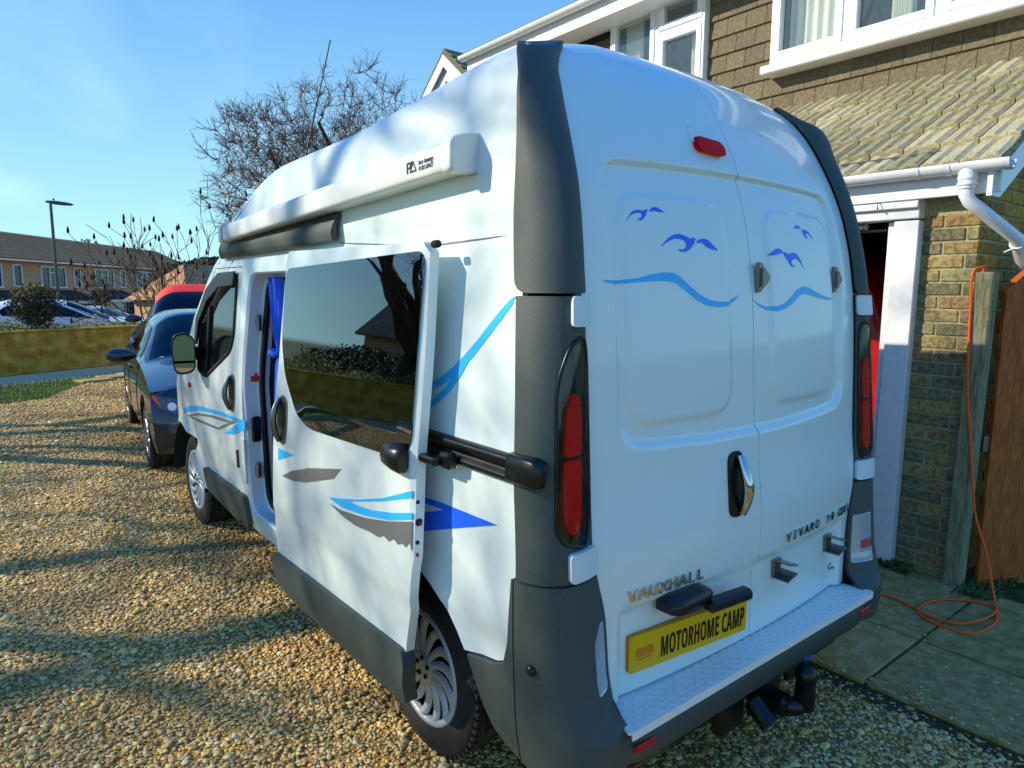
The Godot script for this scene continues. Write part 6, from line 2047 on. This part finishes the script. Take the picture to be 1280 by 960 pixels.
func make_car(called: String, label: String, category: String, at: Vector3, turn: float, paint: Material, p: Dictionary, roof_paint: Material = null, group := "") -> Node3D:
	var t := thing(called, label, category, at, turn, group)
	var f := car_surfaces(p)
	var cell: float = p.cell
	var st := mb()
	# flanks with wheel arches
	for sx in [-1.0, 1.0]:
		var poly := []
		var s: float = 1.0 if sx < 0 else -1.0
		var fy := []
		for y in [p.sill, 0.45, 0.6, 0.75]: if y < lut(p.belt, p.round): fy.append(y)
		var zz := []
		var pts := PackedVector2Array()
		for y in fy: pts.append(Vector2(lut(p.front, y) - p.round, y))
		var k := 0
		while k <= 24:
			var nz: float = lerpf(p.round - lut(p.front, lut(p.belt, p.round)), p.L - p.round - lut(p.back, 0.9), k / 24.0)
			pts.append(Vector2(-nz, lut(p.belt, nz)))
			k += 1
		for i in fy.size():
			var y: float = fy[fy.size() - 1 - i]
			pts.append(Vector2(-p.L + lut(p.back, y) + p.round, y))
		for wz in [-p.fo - p.wb, -p.fo]:
			for i in 13:
				var a := PI - PI * i / 12.0
				pts.append(Vector2(wz + cos(a) * p.arch, max(p.sill, p.R + sin(a) * p.arch)))
		var q := PackedVector2Array()
		for v in pts: q.append(Vector2(v.x * s, v.y))
		panel(st, q, f.side.call(sx), 0.0, cell, 0.03)
	part("body", st, paint, t, false)
	st = mb()
	panel(st, rect(-1, p.round - lut(p.front, 0.7), 1, p.L - p.round - lut(p.back, 0.9)), f.deck, 0.0, cell)
	if roof_paint == null: roof_paint = paint
	part("upper_body", st, paint, t, false)
	if roof_paint != paint:
		st = mb()
		panel(st, rect(-0.83, p.roof[0], 0.83, p.roof[1]), f.deck, 0.012, cell, 0.012)
		part("roof", st, roof_paint, t, false)
	st = mb()
	panel(st, rect(-1, p.sill, 1, lut(p.belt, p.round) + 0.005), f.nose, 0.0, cell)
	# close the bonnet edge
	var r0 := PackedVector3Array(); var r1 := PackedVector3Array()
	for i in 21:
		var u := lerpf(-1, 1, i / 20.0)
		r0.append(f.nose.call(u, lut(p.belt, p.round), 0.0)); r1.append(f.deck.call(u, p.round - lut(p.front, 0.7), 0.0))
	loft(st, [r0, r1], false)
	part("front_end", st, paint, t, false)
	st = mb()
	panel(st, rect(-1, p.sill, 1, lut(p.belt, p.L - p.round) + 0.005), f.tail, 0.0, cell)
	r0 = PackedVector3Array(); r1 = PackedVector3Array()
	for i in 21:
		var u := lerpf(-1, 1, i / 20.0)
		r0.append(f.tail.call(-u, lut(p.belt, p.L - p.round), 0.0)); r1.append(f.deck.call(u, p.L - p.round - lut(p.back, 0.9), 0.0))
	loft(st, [r0, r1], false)
	part("rear_end", st, paint, t, false)
	# glass
	st = mb()
	panel(st, round_poly(V(p.screen), 0.05), f.deck, 0.006, cell, 0.004)
	part("windscreen", st, M.car_glass, t, false)
	st = mb()
	panel(st, round_poly(V(p.rear_screen), 0.05), f.deck, 0.006, cell, 0.004)
	part("rear_window", st, M.car_glass, t, false)
	for sx in [-1.0, 1.0]:
		for w in p.side_glass:
			st = mb()
			var q := PackedVector2Array()
			for v in V(w): q.append(Vector2(v.x * sx, v.y))
			panel(st, q, f.deck, 0.006, cell * 0.5, 0.004)
			part("side_window", st, M.car_glass, t, false)
	# wheels and wells
	for wz in [-p.fo, -p.fo - p.wb]:
		for sx in [-1.0, 1.0]:
			wheel(t, Vector3(sx * (p.W * 0.5 - 0.02), p.R, wz), sx, p.R, 0.21, p.R * 0.7, p.get("spokes", 10), 0.018, M.alloy)
	st = mb()
	box(st, Vector3(0, p.sill + 0.05, -p.L * 0.5), Vector3(p.W * 0.72, 0.16, p.L * 0.9), 0.02)
	box(st, Vector3(0, 0.5, -p.L * 0.5), Vector3(p.W * 0.86, 0.35, p.L * 0.86), 0.02)
	part("underbody", st, M.black_gap, t, false)
	# lamps, intakes, mirrors
	for sx in [-1.0, 1.0]:
		for w in p.headlight:
			st = mb()
			var q := PackedVector2Array()
			for v in V(w[0]): q.append(Vector2(v.x * sx, v.y))
			panel(st, round_poly(q, 0.02), f.nose, w[3], cell * 0.5, 0.012)
			part(w[1], st, M[w[2]], t, false)
		for w in p.tail_light:
			st = mb()
			var q := PackedVector2Array()
			for v in V(w): q.append(Vector2(v.x * sx, v.y))
			panel(st, round_poly(q, 0.03), f.tail, 0.008, cell * 0.5, 0.008)
			part("tail_light", st, M.red_lens, t, false)
		st = mb()
		var mz: float = -p.mirror
		var my := lut(p.belt, p.mirror) + 0.08
		var mx: float = p.W * 0.5
		var rings := []
		for q in [[-0.02, 0.35, 0.3], [0.05, 0.8, 0.8], [0.12, 1.0, 1.0], [0.19, 0.9, 0.95], [0.24, 0.45, 0.5]]:
			var ring := PackedVector3Array()
			for k in 10:
				var a := TAU * k / 10.0
				ring.append(Vector3(sx * (mx + q[0]), my + sin(a) * 0.075 * q[1], mz - 0.03 + cos(a) * 0.08 * q[2]))
			rings.append(ring)
		loft(st, rings, true)
		fan(st, rings[-1], sx > 0)
		part("door_mirror", st, paint, t, false)
	for w in p.dark:
		st = mb()
		panel(st, round_poly(V(w), 0.03), f.nose, 0.006, cell * 0.6, 0.006)
		part("air_intake", st, M.black_gap, t, false)
	# door seams and handles
	for sx in [-1.0, 1.0]:
		var sf: Callable = f.side.call(sx)
		var s: float = 1.0 if sx < 0 else -1.0
		for z in p.doors:
			st = mb()
			var pts := []
			for i in 7:
				var y: float = lerpf(p.sill + 0.08, lut(p.belt, z) - 0.01, i / 6.0)
				pts.append(sf.call(-z * s, y, 0.0))
			tube(st, pts, [0.005], 5)
			part("door_seam", st, M.black_gap, t, false)
		for z in p.handles:
			st = mb()
			box(st, sf.call(-z * s, lut(p.belt, z) - 0.13, 0.012), Vector3(0.035, 0.035, 0.20), 0.012)
			part("door_handle", st, paint, t, false)
	return t

func suv_shape() -> Dictionary:
	return {"L": 4.14, "W": 1.68, "sill": 0.24, "round": 0.17, "R": 0.315, "wb": 2.57, "fo": 0.80, "arch": 0.385, "cell": 0.06, "tumble": 0.10, "mirror": 1.42,
		"plan": [0.0, 0.96, 0.5, 0.99, 1.2, 1.0, 3.2, 1.0, 4.2, 0.93], "prof": [0.2, 0.95, 0.4, 0.985, 0.62, 1.0, 0.8, 0.985, 0.95, 0.95, 1.1, 0.93],
		"belt": [0.0, 0.72, 0.3, 0.80, 1.0, 0.90, 1.5, 0.94, 3.4, 0.98, 4.2, 0.96],
		"top": [0.0, 0.74, 0.3, 0.86, 0.9, 0.96, 1.28, 1.00, 1.5, 1.12, 1.9, 1.33, 2.15, 1.415, 2.6, 1.44, 3.3, 1.41, 3.7, 1.30, 4.05, 1.02, 4.2, 0.98],
		"npow": [0.0, 2.6, 1.2, 3.0, 1.9, 5.0, 3.5, 5.0, 4.1, 3.5],
		"front": [0.2, -0.10, 0.35, -0.01, 0.5, 0.0, 0.65, -0.04, 0.8, -0.12, 1.0, -0.2], "back": [0.2, 0.08, 0.5, 0.0, 0.8, 0.04, 1.0, 0.10],
		"screen": [-0.90, 1.36, 0.90, 1.36, 0.77, 2.04, -0.77, 2.04], "rear_screen": [-0.78, 3.55, 0.78, 3.55, 0.86, 3.98, -0.86, 3.98], "roof": [2.1, 3.5],
		"side_glass": [[0.975, 1.62, 0.975, 2.42, 0.80, 2.42, 0.805, 2.12, 0.90, 1.78], [0.975, 2.48, 0.975, 3.2, 0.80, 3.2, 0.80, 2.48], [0.97, 3.26, 0.97, 3.62, 0.87, 3.66, 0.80, 3.45, 0.80, 3.26]],
		"headlight": [[[0.50, 0.60, 0.72, 0.585, 0.93, 0.66, 0.985, 0.78, 0.80, 0.735, 0.52, 0.68], "headlight", "headlight_grey", 0.008], [[0.78, 0.635, 0.83, 0.635, 0.85, 0.665, 0.83, 0.70, 0.78, 0.70, 0.76, 0.665], "headlight_bulb", "headlight_lens", 0.012], [[0.66, 0.615, 0.71, 0.615, 0.73, 0.645, 0.71, 0.68, 0.66, 0.68, 0.64, 0.645], "headlight_bulb", "headlight_lens", 0.012], [[0.90, 0.665, 0.965, 0.72, 0.985, 0.765, 0.94, 0.745], "indicator", "amber_lens", 0.012], [[0.76, 0.44, 0.85, 0.44, 0.87, 0.49, 0.85, 0.54, 0.76, 0.54, 0.74, 0.49], "fog_lamp", "headlight_grey", 0.008]],
		"tail_light": [[0.6, 0.72, 0.97, 0.74, 0.97, 0.90, 0.65, 0.88]],
		"dark": [[-0.78, 0.27, 0.78, 0.27, 0.80, 0.38, -0.80, 0.38], [0.04, 0.56, 0.26, 0.56, 0.28, 0.70, 0.05, 0.70], [-0.26, 0.56, -0.04, 0.56, -0.05, 0.70, -0.28, 0.70]],
		"doors": [1.42, 2.45, 3.25], "handles": [2.25, 3.08]}

func hatch_shape() -> Dictionary:
	var p := suv_shape()
	p.merge({"L": 4.3, "W": 1.76, "sill": 0.2, "R": 0.31, "wb": 2.6, "fo": 0.86, "arch": 0.37, "cell": 0.1, "mirror": 1.5,
		"belt": [0.0, 0.66, 0.3, 0.72, 1.0, 0.82, 1.5, 0.88, 3.5, 0.96, 4.3, 0.94],
		"top": [0.0, 0.68, 0.3, 0.80, 0.9, 0.92, 1.2, 0.98, 2.2, 1.38, 2.7, 1.45, 3.4, 1.40, 3.9, 1.22, 4.2, 1.0, 4.3, 0.95],
		"screen": [-0.88, 1.22, 0.88, 1.22, 0.77, 2.15, -0.77, 2.15], "rear_screen": [-0.78, 3.62, 0.78, 3.62, 0.86, 4.05, -0.86, 4.05],
		"side_glass": [[0.975, 1.5, 0.975, 2.5, 0.80, 2.5, 0.80, 2.25, 0.88, 1.9], [0.975, 2.56, 0.975, 3.5, 0.90, 3.6, 0.80, 3.4, 0.80, 2.56]],
		"doors": [1.5, 2.53, 3.4], "handles": [2.32, 3.25]}, true)
	return p

func boxy_shape() -> Dictionary:
	var p := suv_shape()
	p.merge({"L": 4.3, "W": 1.86, "tumble": 0.08, "mirror": 1.35,
		"belt": [0.0, 0.92, 0.3, 0.98, 1.0, 1.04, 1.5, 1.08, 3.8, 1.10, 4.3, 1.08],
		"top": [0.0, 0.95, 0.3, 1.04, 0.9, 1.10, 1.15, 1.13, 1.4, 1.30, 1.75, 1.56, 1.95, 1.64, 2.5, 1.75, 3.9, 1.73, 4.1, 1.50, 4.3, 1.15],
		"screen": [-0.92, 1.22, 0.92, 1.22, 0.81, 1.82, -0.81, 1.82], "roof": [1.86, 3.95],
		"side_glass": [[0.975, 1.5, 0.975, 2.42, 0.80, 2.42, 0.80, 1.98, 0.92, 1.62], [0.975, 2.48, 0.975, 3.3, 0.80, 3.3, 0.80, 2.48]]}, true)
	return p

func build_cars() -> void:
	make_car("parked_suv", "dark blue compact SUV parked nose to nose with the camper van", "car", Vector3(-0.10, 0, -5.0), -0.10, M.navy_paint, suv_shape())
	make_car("parked_suv", "dark SUV with a bright red roof behind the dark blue SUV", "car", Vector3(0.95, 0, -10.7), -0.2, M.navy_paint, boxy_shape(), M.red_paint)
	var hs := hatch_shape()
	make_car("parked_hatchback", "white hatchback parked beyond the wall behind the twiggy bush", "car", Vector3(2.2, -0.03, -20.2), 1.42, M.car_white_paint, hs)
	make_car("parked_hatchback", "small white car with dark windows further down the road", "car", Vector3(5.0, -0.55, -33.5), 1.25, M.car_white_paint, hs)
	make_car("parked_hatchback", "pale silver-blue car nearest the sumac tree beyond the wall", "car", Vector3(2.9, -0.42, -25.3), 0.62, M.car_silver_blue_paint, hs)
	# red vehicle inside the garage, tail towards the door
	var v := suv_shape()
	v.merge({"L": 2.2, "W": 1.80, "sill": 0.3, "cell": 0.08, "round": 0.12, "wb": 1.1, "fo": 0.5,
		"plan": [0.0, 0.97, 2.2, 1.0], "belt": [0.0, 1.36, 2.2, 1.36], "top": [0.0, 1.95, 1.9, 1.98, 2.12, 1.90, 2.2, 1.7], "npow": [0.0, 7.0, 2.2, 7.0], "tumble": 0.12,
		"front": [0.2, -0.05, 0.6, 0.0, 1.4, -0.05], "back": [0.2, 0.06, 0.6, 0.0, 1.4, 0.02, 2.0, 0.05], "screen": [-0.8, 0.1, 0.8, 0.1, 0.8, 0.2, -0.8, 0.2], "rear_screen": [-0.6, 2.03, 0.6, 2.03, 0.62, 2.07, -0.62, 2.07],
		"side_glass": [], "headlight": [], "tail_light": [[0.80, 0.62, 0.93, 0.62, 0.93, 0.86, 0.80, 0.86]], "dark": [], "doors": [], "handles": [], "mirror": 0.4}, true)
	make_car("garaged_van", "red van parked inside the garage behind the white door post", "van", Vector3(5.42, 0.02, -1.93), PI / 2, M.garage_red_paint, v)

# ------------------------------------------------------------------ gate, post and cable by the garage corner
func spline(p: Array, n: int) -> Array:
	var o := []
	for i in p.size() - 1:
		var a: Vector3 = p[max(i - 1, 0)]; var b: Vector3 = p[i]; var c: Vector3 = p[i + 1]; var d: Vector3 = p[min(i + 2, p.size() - 1)]
		for k in n: o.append(b.cubic_interpolate(c, a, d, float(k) / n))
	o.append(p[-1])
	return o

func build_small_things() -> void:
	var st := mb()
	box(st, Vector3(0, 0.885, 0), Vector3(0.095, 1.80, 0.09), 0.008, Basis(Vector3.RIGHT, 0.012))
	var post := part("gate_post", st, M.post_wood, self)
	post.position = Vector3(2.205, 0, -0.135)
	tag(post, "weathered grey-green wooden gate post against the brick garage corner", "post")
	# gate of upright boards with a curved top, standing a little ajar
	var g := thing("garden_gate", "brown wooden garden gate of upright boards with a curved top", "gate", Vector3(2.285, 0.02, -0.075), -0.46)
	var nb := 8
	for k in nb:
		var w := 0.108
		var x := 0.01 + k * 0.11
		var t0 := (x - 0.01) / 0.88; var t1 := (x + w - 0.01) / 0.88
		var h0 := 1.66 + 0.24 * sin(PI * 0.5 * min(t0 * 2.0, 2.0 - t0 * 2.0)); var h1 := 1.66 + 0.24 * sin(PI * 0.5 * min(t1 * 2.0, 2.0 - t1 * 2.0))
		st = mb()
		prism(st, V([x, 0.0, x + w, 0.0, x + w, h1, x, h0]), 0.02, Transform3D(Basis.IDENTITY, Vector3(0, 0, rng.randf_range(-0.0015, 0.0015))))
		part("board", st, M.gate_wood, g, false)
	for y in [0.25, 1.0, 1.5]:
		st = mb()
		box(st, Vector3(0.45, y, -0.022), Vector3(0.87, 0.09, 0.035), 0.005)
		part("rail", st, M.gate_wood, g, false)
	st = mb()
	prism(st, V([0.0, 1.62, 0.10, 1.70, 0.30, 1.85, 0.45, 1.885, 0.45, 1.925, 0.29, 1.89, 0.09, 1.745, -0.01, 1.665]), 0.045, Transform3D(Basis.IDENTITY, Vector3(0, 0, -0.012)))
	part("curved_top", st, M.gate_wood, g, false)
	st = mb()
	box(st, Vector3(-0.02, 0.83, 0.0), Vector3(0.03, 0.09, 0.04), 0.005)
	part("latch", st, M.satin_metal, g, false)
	# orange cable over the post, down and coiled on the slabs, then away under the van
	var p := [Vector3(2.27, 1.30, -0.20), Vector3(2.262, 1.70, -0.195), Vector3(2.235, 1.80, -0.150), Vector3(2.195, 1.812, -0.150), Vector3(2.155, 1.78, -0.178), Vector3(2.148, 1.62, -0.172), Vector3(2.146, 1.40, -0.162), Vector3(2.143, 1.15, -0.145), Vector3(2.142, 0.85, -0.105), Vector3(2.145, 0.50, -0.058), Vector3(2.13, 0.28, 0.02), Vector3(2.06, 0.10, 0.09), Vector3(1.97, 0.045, 0.135),
		Vector3(1.80, 0.042, 0.172), Vector3(1.60, 0.042, 0.13), Vector3(1.585, 0.042, -0.02), Vector3(1.66, 0.042, -0.12), Vector3(1.80, 0.042, -0.13), Vector3(1.93, 0.042, -0.08), Vector3(2.02, 0.042, 0.03), Vector3(1.99, 0.048, 0.125), Vector3(1.82, 0.052, 0.13), Vector3(1.66, 0.052, 0.07), Vector3(1.64, 0.044, -0.06), Vector3(1.70, 0.042, -0.19), Vector3(1.71, 0.042, -0.34), Vector3(1.55, 0.042, -0.50), Vector3(1.2, 0.042, -0.62), Vector3(0.9, 0.04, -0.9)]
	st = mb()
	tube(st, spline(p, 8), [0.0065], 8)
	var c := part("extension_cable", st, M.cable_orange, self)
	tag(c, "orange extension cable hooked over the gate post and coiled on the slabs", "cable")
	# moss and weeds in the paving joints
	var w := thing("weeds", "small green weeds in the paving at the foot of the gate post", "weeds", Vector3(2.2, 0.03, -0.02))
	foliage("foliage", w, 420, 0.012, 0.03, func(i): return Vector3(rng.randf_range(-0.12, 0.35), rng.randf_range(0.0, 0.035), rng.randf_range(-0.06, 0.10)), func(q):
		var v := rng.randf_range(0.6, 1.3)
		return Color(0.07 * v, 0.12 * v, 0.02 * v))
	var w2 := thing("weeds", "small green weeds at the foot of the white garage door post", "weeds", Vector3(2.2, 0.03, -0.5))
	foliage("foliage", w2, 260, 0.012, 0.03, func(i): return Vector3(rng.randf_range(-0.09, 0.02), rng.randf_range(0.0, 0.05), rng.randf_range(-0.12, 0.14)), func(q):
		var v := rng.randf_range(0.6, 1.3)
		return Color(0.07 * v, 0.12 * v, 0.02 * v))

func _ready() -> void:
	rng.seed = 7
	# camera
	var cam := Camera3D.new()
	cam.name = "camera"
	add_child(cam)
	cam.position = Vector3(-2.07502, 1.68027, 1.18956)
	cam.basis = Basis(Vector3.UP, -0.671879) * Basis(Vector3.RIGHT, -0.136851) * Basis(Vector3.BACK, 0.004474)
	cam.fov = 58.61
	cam.near = 0.05
	cam.far = 2000.0
	cam.current = true
	# sky, sun, exposure
	var env := Environment.new()
	env.background_mode = Environment.BG_SKY
	var sky := Sky.new()
	sky.sky_material = make_sky()
	env.sky = sky
	env.background_energy_multiplier = 1.0
	env.tonemap_mode = Environment.TONE_MAPPER_LINEAR
	env.tonemap_exposure = 2.25
	env.sdfgi_enabled = true
	env.ssao_enabled = true
	env.ssil_enabled = true
	var we := WorldEnvironment.new()
	we.name = "world_environment"
	we.environment = env
	add_child(we)
	var sun := DirectionalLight3D.new()
	sun.name = "sun"
	sun.light_color = Color(1.0, 0.955, 0.86)
	sun.light_energy = 0.86
	sun.light_angular_distance = 0.5
	sun.shadow_enabled = true
	add_child(sun)
	sun.look_at_from_position(Vector3.ZERO, Vector3(1.0, -0.67, 0.74))
	make_materials()
	build_ground()
	build_house()
	build_surroundings()
	build_van()
	build_cars()
	build_small_things()

func make_sky() -> ProceduralSkyMaterial:
	var s := ProceduralSkyMaterial.new()
	s.sky_top_color = Color(0.015, 0.345, 0.65)
	s.sky_horizon_color = Color(0.565, 0.735, 0.755)
	s.sky_curve = 0.22
	s.ground_bottom_color = Color(0.3, 0.27, 0.22)
	s.ground_horizon_color = Color(0.55, 0.62, 0.65)
	s.sun_angle_max = 1.0
	s.sky_energy_multiplier = 1.0
	# thin streaks of high cloud
	var img := Image.create(1024, 512, false, Image.FORMAT_RGBA8)
	var n := FastNoiseLite.new()
	n.seed = 11; n.frequency = 1.0; n.fractal_octaves = 5
	var n2 := FastNoiseLite.new()
	n2.seed = 5; n2.frequency = 1.0; n2.fractal_octaves = 3
	for j in 256:
		var el := (0.5 - (j + 0.5) / 512.0) * PI
		for i in 1024:
			var az := (i + 0.5) / 1024.0 * TAU
			var d := Vector3(cos(az) * cos(el), sin(el), sin(az) * cos(el))
			var q := d / (d.y + 0.12)
			var u := q.x * 0.8 + q.z * 0.35; var v := -q.x * 0.35 + q.z * 0.8
			var c := n.get_noise_3d(u * 0.35, v * 1.6, 0.0) * 0.7 + n2.get_noise_3d(u * 0.5, v * 0.5, 3.0) * 0.6
			var a: float = clampf((c - 0.06) * 1.5, 0.0, 1.0) * clampf(el * 6.0, 0.0, 1.0) * 0.4
			img.set_pixel(i, j, Color(0.9, 0.95, 1.0, a))
	s.sky_cover = ImageTexture.create_from_image(img)
	s.sky_cover_modulate = Color(0.55, 0.55, 0.55)
	return s
